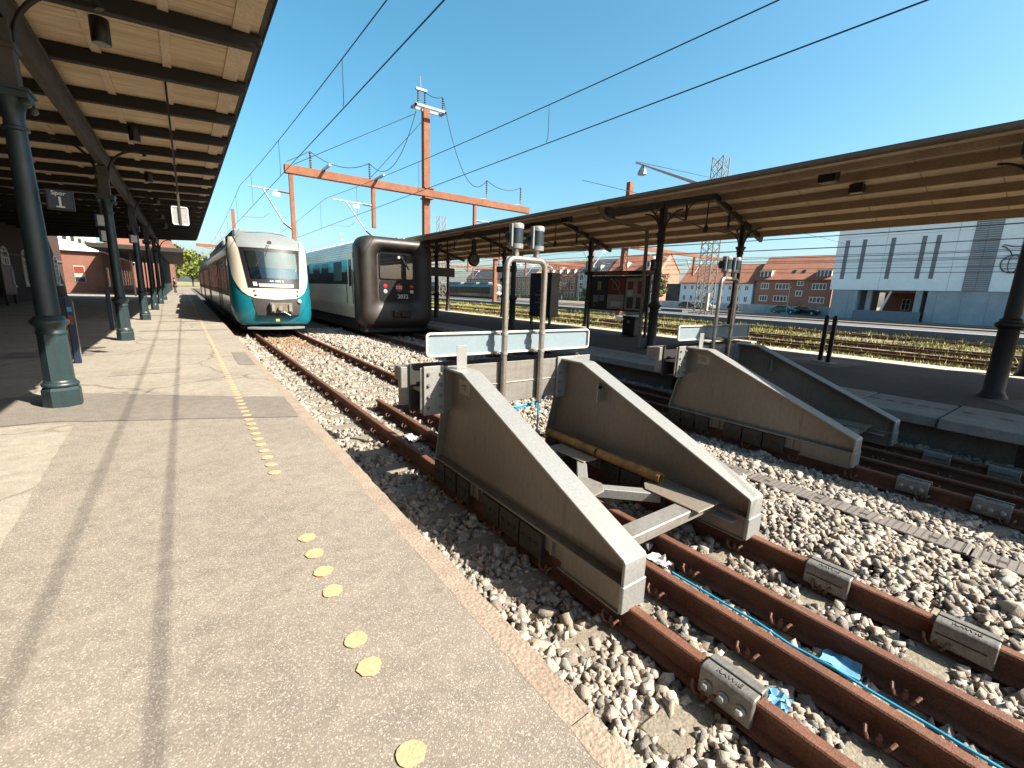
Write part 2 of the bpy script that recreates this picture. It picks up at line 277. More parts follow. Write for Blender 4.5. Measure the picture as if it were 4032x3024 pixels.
class MB:
    def __init__(s): s.v = []; s.f = []
    def add(s, vs, fs):
        o = len(s.v); s.v += [tuple(v) for v in vs]; s.f += [tuple(i + o for i in f) for f in fs]; return s
    def box(s, x0, x1, y0, y1, z0, z1):
        return s.add([(x0, y0, z0), (x1, y0, z0), (x1, y1, z0), (x0, y1, z0), (x0, y0, z1), (x1, y0, z1), (x1, y1, z1), (x0, y1, z1)],
                     [(0, 3, 2, 1), (4, 5, 6, 7), (0, 1, 5, 4), (1, 2, 6, 5), (2, 3, 7, 6), (3, 0, 4, 7)])
    def bar(s, a, b, w, h, upv=(0, 0, 1)):
        a = Vector(a); b = Vector(b); d = (b - a).normalized(); u = Vector(upv)
        if abs(d.dot(u)) > .99: u = Vector((0, 1, 0))
        sx = d.cross(u).normalized() * w / 2; sz = sx.cross(d).normalized() * h / 2
        vs = [p + i * sx + j * sz for p in (a, b) for i, j in ((-1, -1), (1, -1), (1, 1), (-1, 1))]
        return s.add(vs, [(0, 1, 2, 3), (7, 6, 5, 4), (0, 4, 5, 1), (1, 5, 6, 2), (2, 6, 7, 3), (3, 7, 4, 0)])
    def tube(s, pts, r, n=8, caps=True):
        P = [Vector(p) for p in pts]; m = len(P); R = r if isinstance(r, (list, tuple)) else [r] * m
        ref = None; vs = []
        for i, p in enumerate(P):
            d = ((P[min(i + 1, m - 1)] - P[max(i - 1, 0)])).normalized()
            if ref is None:
                ref = Vector((0, 0, 1)) if abs(d.z) < .9 else Vector((0, 1, 0))
            x = d.cross(ref).normalized(); y = x.cross(d).normalized(); ref = y
            for k in range(n):
                a = 2 * math.pi * k / n; vs.append(p + (math.cos(a) * x + math.sin(a) * y) * R[i])
        fs = [(i * n + k, i * n + (k + 1) % n, (i + 1) * n + (k + 1) % n, (i + 1) * n + k) for i in range(m - 1) for k in range(n)]
        if caps: fs += [tuple(range(n))[::-1], tuple((m - 1) * n + k for k in range(n))]
        return s.add(vs, fs)
    def lathe(s, prof, n=16, c=(0, 0, 0), axis='z', rot=0., caps=True):
        c = Vector(c); vs = []
        for r, h in prof:
            for k in range(n):
                a = rot + 2 * math.pi * k / n; x, y = r * math.cos(a), r * math.sin(a)
                q = (x, y, h) if axis == 'z' else ((h, x, y) if axis == 'x' else (y, h, x)); vs.append(c + Vector(q))
        m = len(prof)
        fs = [(i * n + k, i * n + (k + 1) % n, (i + 1) * n + (k + 1) % n, (i + 1) * n + k) for i in range(m - 1) for k in range(n)]
        if caps: fs += [tuple(range(n))[::-1], tuple((m - 1) * n + k for k in range(n))]
        return s.add(vs, fs)
    def prism(s, poly, axis, a, b):
        """poly: 2D points; axis x: (y,z), axis y: (x,z), axis z: (x,y)"""
        def q(p, t): return (t, p[0], p[1]) if axis == 'x' else ((p[0], t, p[1]) if axis == 'y' else (p[0], p[1], t))
        n = len(poly); ar = sum(poly[i][0] * poly[(i + 1) % n][1] - poly[(i + 1) % n][0] * poly[i][1] for i in range(n))
        if (ar < 0) != (axis == 'y'): poly = poly[::-1]
        vs = [q(p, a) for p in poly] + [q(p, b) for p in poly]
        fs = [tuple(range(n))[::-1], tuple(range(n, 2 * n))] + [(i, (i + 1) % n, n + (i + 1) % n, n + i) for i in range(n)]
        return s.add(vs, fs)
    def loft(s, rings, close=True, cap0=True, cap1=True):
        n = len(rings[0]); vs = [p for r in rings for p in r]
        kk = n if close else n - 1
        fs = [(i * n + k, i * n + (k + 1) % n, (i + 1) * n + (k + 1) % n, (i + 1) * n + k) for i in range(len(rings) - 1) for k in range(kk)]
        if cap0: fs.append(tuple(range(n))[::-1])
        if cap1: fs.append(tuple((len(rings) - 1) * n + k for k in range(n)))
        return s.add(vs, fs)
    def build(s, name, m, parent=None, bevel=0., smooth=30, label=None, cat=None, group=None, kind=None, origin=None):
        if parent is not None: o3 = WL[parent.name]
        elif origin is not None: o3 = Vector(origin)
        else:
            xs = np.array(s.v); o3 = Vector(((xs[:, 0].min() + xs[:, 0].max()) / 2, (xs[:, 1].min() + xs[:, 1].max()) / 2, xs[:, 2].min()))
        me = bpy.data.meshes.new(name); me.from_pydata([(v[0] - o3.x, v[1] - o3.y, v[2] - o3.z) for v in s.v], [], s.f)
        bm = bmesh.new(); bm.from_mesh(me)
        bmesh.ops.recalc_face_normals(bm, faces=bm.faces)
        if bevel:
            es = [e for e in bm.edges if len(e.link_faces) == 2 and e.calc_face_angle(0) > .5]
            bmesh.ops.bevel(bm, geom=es, offset=bevel, segments=1, affect='EDGES', clamp_overlap=True)
        bm.to_mesh(me); bm.free()
        if smooth:
            me.polygons.foreach_set('use_smooth', [True] * len(me.polygons)); me.set_sharp_from_angle(angle=math.radians(smooth))
        me.materials.append(MATS[m])
        o = bpy.data.objects.new(name, me); COL.objects.link(o)
        if parent is not None: o.parent = parent
        else: o.location = o3
        WL[o.name] = o3
        return setp(o, label, cat, group, kind)

def kids(o): return [c for c in bpy.data.objects if c.parent == o]
def copy_tree(o, parent=None, delta=None, label=None, group=None, loc=None):
    ch = list(o.children)
    c = o.copy(); COL.objects.link(c); c.parent = parent
    if loc is not None: c.location = loc
    elif delta is not None: c.location = Vector(o.location) + Vector(delta)
    WL[c.name] = Vector(c.location) if parent is None else WL[parent.name]
    if label: c['label'] = label
    if group: c['group'] = group
    for k in ch: copy_tree(k, c)
    return c
def dup_part(o, parent, delta):
    c = o.copy(); COL.objects.link(c); c.parent = parent; c.location = Vector(delta); WL[c.name] = WL[parent.name]; return c

def text(name, body, size, mtx, m, parent, depth=.002, kind=None, bold=0):
    cu = bpy.data.curves.new(name, 'FONT'); cu.body = body; cu.size = size; cu.align_x = 'CENTER'; cu.align_y = 'CENTER'; cu.extrude = depth; cu.offset = bold
    cu.resolution_u = 3
    t = bpy.data.objects.new(name, cu); COL.objects.link(t)
    bpy.context.view_layer.update()
    me = bpy.data.meshes.new_from_object(t.evaluated_get(bpy.context.evaluated_depsgraph_get()))
    bpy.data.objects.remove(t); bpy.data.curves.remove(cu)
    o3 = WL[parent.name]
    me.transform(Matrix.Translation(-o3) @ mtx); me.materials.clear(); me.materials.append(MATS[m])
    o = bpy.data.objects.new(name, me); COL.objects.link(o); o.parent = parent; WL[o.name] = o3
    return o
def frame_m(loc, right, upv):
    r = Vector(right).normalized(); u = Vector(upv); u = (u - r * u.dot(r)).normalized(); n = r.cross(u)
    return Matrix(((r.x, u.x, n.x, loc[0]), (r.y, u.y, n.y, loc[1]), (r.z, u.z, n.z, loc[2]), (0, 0, 0, 1)))
def arc(c, r, a0, a1, n, plane='xz', y=0):
    o = []
    for i in range(n + 1):
        a = math.radians(a0 + (a1 - a0) * i / n)
        o.append((c[0] + r * math.cos(a), y, c[1] + r * math.sin(a)) if plane == 'xz' else (y, c[0] + r * math.cos(a), c[1] + r * math.sin(a)))
    return o
def rrect(hw, z0, z1, r, n=6, cx=0):
    pts = []
    for (sx, sz, a0) in ((1, 1, 0), (-1, 1, 90), (-1, -1, 180), (1, -1, 270)):
        ccx = cx + sx * (hw - r); ccz = (z1 - r) if sz > 0 else (z0 + r)
        for i in range(n + 1):
            a = math.radians(a0 + 90 * i / n); pts.append((ccx + r * math.cos(a), ccz + r * math.sin(a)))
    return pts

RZ = -.35                    # rail head level, platforms at 0
T1, T2 = 2.815, 7.03         # track centres
# ================================================================ SETTING
g = MB(); g.add([(-400, -300, -.66), (700, -300, -.66), (700, 1200, -.66), (-400, 1200, -.66)], [(0, 1, 2, 3)])
g.build('ground', 'ground', smooth=0, kind='structure', origin=(0, 0, -.66))
g = MB(); g.add([(1.0, -8, -.545), (8.75, -8, -.545), (8.75, 160, -.545), (1.0, 160, -.545)], [(0, 1, 2, 3)])
g.build('ballast_bed', 'bed', smooth=0, kind='structure', origin=(0, 0, -.545))
g = MB(); g.add([(16.2, -30, -.58), (90, -30, -.58), (130, 400, -.58), (16.2, 400, -.58)], [(0, 1, 2, 3)])
g.build('railway_yard', 'yard_grit', smooth=0, kind='structure', origin=(0, 0, -.58))

# ---- left platform
PL = MB(); PL.box(-12, .985, -8, 130, -.9, 0)
left_platform = PL.build('left_platform', 'asphalt', smooth=0, kind='structure', origin=(0, 0, 0))
WL[left_platform.name] = Vector((0, 0, 0))
def sheet(poly, z, name, m, parent, jitter=.0):
    pts = []
    for i in range(len(poly)):
        a = poly[i]; b = poly[(i + 1) % len(poly)]; n = max(1, int(math.hypot(b[0] - a[0], b[1] - a[1]) / .12)) if jitter else 1
        for k in range(n):
            t = k / n; j = jitter if k else 0
            pts.append((a[0] + (b[0] - a[0]) * t + rnd.uniform(-j, j), a[1] + (b[1] - a[1]) * t + rnd.uniform(-j, j)))
    q = MB(); q.add([(x, y, z) for x, y in pts], [tuple(range(len(pts)))]); return q.build(name, m, parent, smooth=0)
sheet([(-12, 8.0), (-1.23, 7.75), (.98, 6.62), (.98, 60), (-12, 60)], .004, 'old_asphalt', 'asphalt_old', left_platform, .012)
sheet([(-1.3, 8.05), (-12, 8.1), (-12, 6.6), (-1.3, 6.5), (.95, 5.5), (.98, 6.55)], .006, 'asphalt_patch', 'asphalt_patch', left_platform, .012)
sheet([(-1.07, 6.3), (-.98, 3.5), (-.95, 1), (-1.4, -6), (-12, -6), (-12, 6.4), (-1.5, 6.45)], .004, 'concrete_field', 'asphalt_concrete', left_platform, .008)
sheet([(.71, 11.5), (.97, 11.36), (.97, 9.5), (.70, 9.65)], .009, 'asphalt_patch', 'asphalt_patch', left_platform, .006)
for (x0, y0, w, h) in ((-1.1, 9.2, .9, .5), (-1.1, 14.4, 1.0, .35), (-1.2, 17.0, 2.2, .25), (-.9, 20.8, 1.6, .3), (-1.3, 24.5, 2.3, .4), (-2.9, 11.9, 1.3, .9)):
    sheet([(x0, y0), (x0 + w, y0 + .03), (x0 + w + .04, y0 + h), (x0 + .02, y0 + h)], .009, 'asphalt_patch', 'asphalt_patch' if w > 1 else 'asphalt', left_platform, .012)
sheet([(-1.72 + .2 * math.cos(a * .4), 13.2 + .2 * math.sin(a * .4)) for a in range(16)], .0095, 'manhole_cover', 'asphalt_dark', left_platform)
# kerb stones, each its own block with chipped edge
y = -6.0; kseed = random.Random(3)
joints = [-6, -4.7, -3.4, -2.0, -.55, .9, 2.25, 3.4, 4.62, 5.80, 6.9, 8.1, 9.45, 10.4, 11.4]
while joints[-1] < 70: joints.append(joints[-1] + kseed.uniform(1.1, 1.5))
for i in range(len(joints) - 1):
    a, b = joints[i] + .004, joints[i + 1] - .004; n = max(3, int((b - a) / .06)) if joints[i] < 14 else 3
    dz = kseed.uniform(-.008, .006); dx = kseed.uniform(-.012, .008); rings = []
    for k in range(n + 1):
        yy = a + (b - a) * k / n; w1 = kseed.uniform(-.005, .006); w2 = kseed.uniform(-.002, .005); e = kseed.uniform(.006, .016)
        rings.append([(.97 + w1, yy, .0015 + dz * .3), (1.10 + dx - w2 - e, yy, .004 + dz * .5 + kseed.uniform(-.004, .004)), (1.105 + dx - w2, yy, -.012 - e + dz), (1.105 + dx, yy, -.30), (.99, yy, -.30)])
    q = MB(); q.loft(rings)
    q.build('kerb_stone', 'slab_light' if 8.0 < joints[i] < 10 and False else 'granite', left_platform, smooth=25)
q = MB(); q.box(.99, 1.07, -8, 130, -.85, -.302); q.build('platform_wall', 'concrete_wall', left_platform)
# painted warning dots (worn outline), one object each
dseed = random.Random(11)
def dot(y, x=.47, r=.05):
    q = MB(); n = 15; ph = dseed.uniform(0, 6)
    pts = [(x + r * (1 + dseed.uniform(-.12, .06)) * math.cos(2 * math.pi * k / n + ph), y + r * (1 + dseed.uniform(-.14, .06)) * math.sin(2 * math.pi * k / n + ph)) for k in range(n)]
    q.add([(px, py, .0075) for px, py in pts] + [(px, py, .0035) for px, py in pts], [tuple(range(n))] + [(k, (k + 1) % n, n + (k + 1) % n, n + k) for k in range(n)])
    q.build('painted_dot', 'dot_paint', left_platform, smooth=0)
for yy in (1.13, 1.55, 1.725, 2.11, 2.30, 2.50, 2.70): dot(yy)
yy = 3.87; k = 0
while yy < 34:
    if dseed.random() > .04: dot(yy, .465 - .0035 * (yy - 3.8), .047)
    yy += .196
sheet([(.34, 34), (.45, 34), (.30, 70), (.19, 70)], .0105, 'painted_line', 'dot_paint', left_platform)

# ---- right platform
RP = MB(); RP.box(9.87, 15.35, -30, 110, -.9, 0)
right_platform = RP.build('right_platform', 'asphalt_dark', smooth=0, kind='structure', origin=(0, 0, 0))
WL[right_platform.name] = Vector((0, 0, 0))
js = [-10, -8, -6.1, -4.2, -2.4, -.6, 1.27, 2.32, 3.9]
while js[-1] < 60: js.append(js[-1] + 1.85)
sseed = random.Random(5)
for i in range(len(js) - 1):
    a, b = js[i] + .012, js[i + 1] - .012; bend = max(0, 1.3 - b) * -.03; dz = sseed.uniform(-.006, .006)
    e0 = 8.45 + (.0 if b > 1.3 else -.10); e1 = 8.45 + (.0 if a > 1.2 else -.10)
    q = MB(); q.prism([(9.862, a), (e1, a), (e0, b), (9.862, b)], 'z', -.145 + dz, .004 + dz); q.build('edge_slab', 'slab', right_platform, bevel=.012)
    if js[i] < 40:
        n = 5 if i != 7 else 3
        for k in range(n):
            q = MB(); yy = a + (b - a) * (k + .5) / n
            q.lathe([(.075, .004 + dz + .003), (.06, .004 + dz + .007)], 12, (9.25, yy, 0)); q.build('worn_dot', 'dot_faint', right_platform)
for i in range(22):
    a = -10 + i * 2.6
    q = MB(); q.box(8.66, 8.8, a + .1, a + 2.5, -.7, -.151); q.build('wall_panel', 'concrete_wall', right_platform)
q = MB(); q.box(8.81, 9.86, -30, 110, -.75, -.16); q.build('platform_core', 'concrete_wall', right_platform)
for i in range(40):
    a = -12 + i * 1.6
    q = MB(); q.box(15.355, 16.25, a + .01, a + 1.59, -.15, .004 + sseed.uniform(-.004, .004)); q.build('edge_slab', 'slab_light', right_platform, bevel=.01)
q = MB(); q.box(15.36, 16.1, -30, 110, -.75, -.155); q.build('platform_core', 'concrete_wall', right_platform)
sheet([(12.7, 3.9), (14.5, 3.7), (14.7, 5.1), (12.9, 5.4)], .004, 'asphalt_patch', 'asphalt_patch', right_platform, .01)
sheet([(9.9, .4), (11.0, 1.2), (11.9, .6), (11.8, -2), (9.9, -2)], .004, 'asphalt_patch', 'asphalt_patch', right_platform, .01)

# ================================================================ TRACKS
RAILP = [(-.068, -.17), (.068, -.17), (.068, -.158), (.014, -.14), (.010, -.05), (.035, -.036), (.036, -.008), (.028, 0), (-.028, 0), (-.036, -.008), (-.035, -.036), (-.010, -.05), (-.014, -.14), (-.068, -.158)]
clip_me = None
def rail_clip(parent, x, y, z, side):
    """bolt plus bent spring clip on the rail foot"""
    global clip_me
    if clip_me is None:
        q = MB()
        pts = [(-.03, -.055, .03), (-.02, -.06, .055), (.01, -.058, .075), (.03, -.05, .06), (.025, -.035, .025), (.0, -.02, .012), (-.02, 0, .02), (.0, .02, .012), (.025, .035, .025), (.03, .05, .06), (.01, .058, .075), (-.02, .06, .055), (-.03, .055, .03)]
        q.tube(pts, .0085, 6)
        q.lathe([(.019, .022), (.019, .028)], 10); q.lathe([(.014, .028), (.014, .052), (.011, .054)], 6); q.lathe([(.008, .0), (.008, .068)], 6)
        o = q.build('rail_clip', 'rust_clip', parent, smooth=40, origin=(0, 0, 0)); clip_me = o.data
        o0 = WL[parent.name]; clip_me.transform(Matrix.Translation(o0))
    else:
        o = bpy.data.objects.new('rail_clip', clip_me); COL.objects.link(o); o.parent = parent; WL[o.name] = WL[parent.name]
    o.location = Vector((x, y, z)) - WL[parent.name]; o.rotation_euler = (0, 0, 0 if side > 0 else math.pi)
    return o
def track(x, y0, y1, label, inner=None, sl0=0., sl1=30., detail=True, z=RZ, phase=.93, slp=.625, group=None, hw=1.25):
    t = thing('railway_track', (x, y0, z - .17), label, 'track', group)
    for dx in (-.755, .755):
        q = MB(); q.prism([(x + dx + a, z + b) for a, b in RAILP], 'y', y0, y1); q.build('rail', 'rust', t, smooth=20)
    if inner:
        for dx, ya in inner:
            q = MB(); q.prism([(x + dx + a, z + b) for a, b in RAILP], 'y', y0, ya); q.build('rail', 'rust', t, smooth=20)
    k = math.ceil((sl0 - phase) / slp); first = None
    zs = z - .17
    while phase + k * slp < sl1:
        yy = phase + k * slp + rnd.uniform(-.015, .015); k += 1
        if first is None:
            q = MB(); q.box(x - hw, x + hw, yy - .115, yy + .115, zs - .14, zs - .004); first = q.build('sleeper', 'concrete', t, bevel=.02); fy = yy; s = first
        else:
            s = first.copy(); COL.objects.link(s); s.location = (rnd.uniform(-.02, .02), yy - fy, rnd.uniform(-.004, 0)); s.rotation_euler = (0, 0, 0); WL[s.name] = WL[t.name] + Vector(s.location)
        if detail and yy < 16:
            xs = [-.755, .755] + ([d for d, ya in inner if yy < ya] if inner else [])
            for d in xs:
                for sd in (-1, 1):
                    rail_clip(s, x + d + sd * .078, yy + .0, zs + .012, sd)
    return t
tr1 = track(T1, -6, 150, 'rusty track running beside the dotted platform to the white and teal train', [(-.295, 7.3), (.125, 7.33)], -1.5, 24)
tr2 = track(T2, -6, 150, 'rusty track beside the shaded island platform, under the black fronted train', [(-.295, 7.5), (.25, 7.5)], -1.5, 20)
for xx, nm in ((23.9, 'rusty grassed track nearest the far edge of the island platform'), (28.4, 'second rusty grassed track beyond the island platform'), (36.5, 'rusty track just before the low asphalt strip in the yard'), (52, 'rusty track just behind the low asphalt strip in the yard'), (60.4, 'yard track carrying the two parked teal trains')):
    track(xx, -25, 200, nm, None, 0, 1.0, False, -.40, slp=30, group=None)

# ballast stones (nobody could count them): angular stones as one mesh
def stones(name, rects, dens, size, seed, zf):
    rs = np.random.RandomState(seed)
    ph = (1 + 5 ** .5) / 2
    ico = np.array([(-1, ph, 0), (1, ph, 0), (-1, -ph, 0), (1, -ph, 0), (0, -1, ph), (0, 1, ph), (0, -1, -ph), (0, 1, -ph), (ph, 0, -1), (ph, 0, 1), (-ph, 0, -1), (-ph, 0, 1)]); ico /= np.linalg.norm(ico[0])
    fc = np.array([(0, 11, 5), (0, 5, 1), (0, 1, 7), (0, 7, 10), (0, 10, 11), (1, 5, 9), (5, 11, 4), (11, 10, 2), (10, 7, 6), (7, 1, 8), (3, 9, 4), (3, 4, 2), (3, 2, 6), (3, 6, 8), (3, 8, 9), (4, 9, 5), (2, 4, 11), (6, 2, 10), (8, 6, 7), (9, 8, 1)])
    cub = np.array([(x, y, z) for x in (-1, 1) for y in (-1, 1) for z in (-1, 1)], float) * .78
    cub = np.vstack([cub, [(0, 0, 1.0), (0, 0, -1.0)]]); NV = 10
    # box with a raised point on two faces: 16 triangles, hard angular facets
    fc = np.array([(0, 1, 3), (0, 3, 2), (4, 6, 7), (4, 7, 5), (0, 4, 5), (0, 5, 1), (2, 3, 7), (2, 7, 6), (1, 5, 8), (5, 7, 8), (7, 3, 8), (3, 1, 8), (0, 2, 9), (2, 6, 9), (6, 4, 9), (4, 0, 9)])
    P = []
    for (x0, x1, y0, y1) in rects:
        n = int((x1 - x0) * (y1 - y0) * dens); P.append(np.c_[rs.uniform(x0, x1, n), rs.uniform(y0, y1, n)])
    P = np.vstack(P); keep = np.ones(len(P), bool)
    for tc, inn in ((T1, [(-.295, 7.3), (.125, 7.33)]), (T2, [(-.295, 7.5), (.25, 7.5)])):
        for d, ya in [(-.755, 1e3), (.755, 1e3)] + inn: keep &= ~((abs(P[:, 0] - tc - d) < .085) & (P[:, 1] < ya))
        ins = abs(P[:, 0] - tc) < 1.21; ph_ = (P[:, 1] - .93) / .625; dy = abs(ph_ - np.round(ph_)) * .625
        keep &= ~(ins & (dy < .09) & (rs.rand(len(P)) < .9))
    far_ = (P[:, 1] > 4.4)
    for tc in (T1, T2):
        ph_ = (P[:, 1] - .93) / .625; dy = abs(ph_ - np.round(ph_)) * .625
        keep &= ~(far_ & (abs(P[:, 0] - tc) < 1.25) & (dy < .125) & (rs.rand(len(P)) < .97))
    keep &= ~((P[:, 0] > 4.93) & (P[:, 0] < 5.22) & (P[:, 1] < 2.75) & (rs.rand(len(P)) < .95))
    P = P[keep]; n = len(P)
    s = size * rs.lognormal(0, .28, n)
    V = cub[None] + rs.uniform(-.42, .42, (n, NV, 3)); V[:, 8:, 2] *= .72
    sc = np.stack([rs.uniform(.75, 1.4, n), rs.uniform(.6, 1.05, n), rs.uniform(.45, .85, n)], 1); V = V * sc[:, None, :] * s[:, None, None]
    q = rs.normal(size=(n, 4)); q /= np.linalg.norm(q, axis=1)[:, None]; w, x, y_, z_ = q.T
    R = np.stack([np.stack([1 - 2 * (y_ * y_ + z_ * z_), 2 * (x * y_ - z_ * w), 2 * (x * z_ + y_ * w)], 1), np.stack([2 * (x * y_ + z_ * w), 1 - 2 * (x * x + z_ * z_), 2 * (y_ * z_ - x * w)], 1), np.stack([2 * (x * z_ - y_ * w), 2 * (y_ * z_ + x * w), 1 - 2 * (x * x + y_ * y_)], 1)], 1)
    V = np.einsum('nij,nkj->nki', R, V)
    V[:, :, 0] += P[:, 0:1]; V[:, :, 1] += P[:, 1:2]; V[:, :, 2] += (zf(P, rs) + s * .25)[:, None]
    F = (fc[None] + (np.arange(n) * NV)[:, None, None]).reshape(-1)
    me = bpy.data.meshes.new(name); nv = n * NV; nf = n * 16
    me.vertices.add(nv); me.vertices.foreach_set('co', V.reshape(-1)); me.loops.add(nf * 3); me.loops.foreach_set('vertex_index', F.astype(np.int32))
    me.polygons.add(nf); me.polygons.foreach_set('loop_start', np.arange(0, nf * 3, 3, dtype=np.int32)); me.polygons.foreach_set('loop_total', np.full(nf, 3, np.int32))
    me.update(calc_edges=True)
    tone = np.clip(rs.normal(.98, .27, n), .4, 1.7); warm = rs.uniform(-.07, .1, n)
    brown = (abs(P[:, 0] - T1) < .95) & (P[:, 1] > rs.normal(14.5, 1.6, n))
    c = np.stack([tone * (1 + warm), tone, tone * (1 - warm), np.ones(n)], 1); c[brown, :3] *= np.array([.82, .62, .45])
    at = me.color_attributes.new('tone', 'FLOAT_COLOR', 'POINT'); at.data.foreach_set('color', np.repeat(c, NV, 0).astype(np.float32).reshape(-1))
    me.materials.append(MATS['stone']); o = bpy.data.objects.new(name, me); COL.objects.link(o); return setp(o, kind='stuff')
def zf(P, rs):
    b = np.full(len(P), -.545) + rs.uniform(0, .035, len(P))
    mid = np.clip(1 - abs(P[:, 0] - 4.95) / 1.0, 0, 1); edge = np.clip((1.62 - P[:, 0]) / .3, 0, 1)
    crib = np.minimum(abs(P[:, 0] - T1), abs(P[:, 0] - T2)) < 1.27
    return b + .05 * np.minimum(1, mid * 2) + .01 * edge - (.022 + .016 * (P[:, 1] > 4.4)) * crib
s_ = stones('ballast', [(1.11, 8.64, -1.4, 4.2)], 1250, .0255, 1, zf); setp(s_, 'pale crushed stone ballast lying between the rails near the buffer stops', 'ballast')
s_ = stones('ballast', [(1.11, 8.64, 4.2, 10)], 800, .029, 2, zf); setp(s_, 'pale crushed stone ballast between the rails behind the buffer stops', 'ballast')
s_ = stones('ballast', [(1.11, 8.64, 10, 22)], 420, .037, 3, zf); setp(s_, 'pale crushed stone ballast under and before the fronts of the two trains', 'ballast')

# perforated cable-duct lids between the tracks
for i, ya in enumerate((2.2, 1.275, .39, -.52, -1.4)):
    d = thing('cable_duct', (5.07, ya, -.5), 'grey perforated cable duct lid laid in the ballast between the two tracks', 'duct lid', 'cable duct lids between the tracks')
    q = MB(); rz_ = rnd.uniform(-.012, .012); zt = -.435 + rnd.uniform(-.008, .008); L = .90
    rot = lambda x, y: (5.07 + (x - 5.07) + (y - ya) * rz_, y)
    q.prism([rot(4.95, ya), rot(5.19, ya), rot(5.19, ya + L), rot(4.95, ya + L)], 'z', zt - .02, zt); q.build('lid', 'duct', d, bevel=.006)
    q = MB(); q.box(4.965, 5.175, ya + .01, ya + L - .01, -.54, zt - .021); q.build('trough', 'duct_dark', d)
    q = MB()
    for r in range(17):
        for c in range(8):
            x = 4.972 + c * .0275 + (.013 if r % 2 else 0); y = ya + .04 + r * .05
            q.add([(x, y, zt + .0012), (x + .017, y + .004, zt + .0012), (x + .017, y + .012, zt + .0012), (x, y + .008, zt + .0012)], [(0, 1, 2, 3)])
    for yy in (.2, .7): q.box(5.04, 5.085, ya + yy, ya + yy + .06, zt + .0005, zt + .002)
    q.build('slot_grid', 'duct_dark', d, smooth=0, kind='stuff')
    for yy in (.005, L - .035):
        q = MB(); q.box(4.948, 5.192, ya + yy, ya + yy + .03, zt, zt + .008); q.build('end_rib', 'duct', d, bevel=.003)
d = thing('cable_duct', (3.3, 5.0, -.5), 'dark grey duct lid in the ballast between the rails behind the buffer stop', 'duct lid')
q = MB(); q.prism([(3.15, 4.9), (3.5, 4.7), (3.62, 5.3), (3.3, 5.55)], 'z', -.56, -.47); q.build('lid', 'duct', d, bevel=.01)
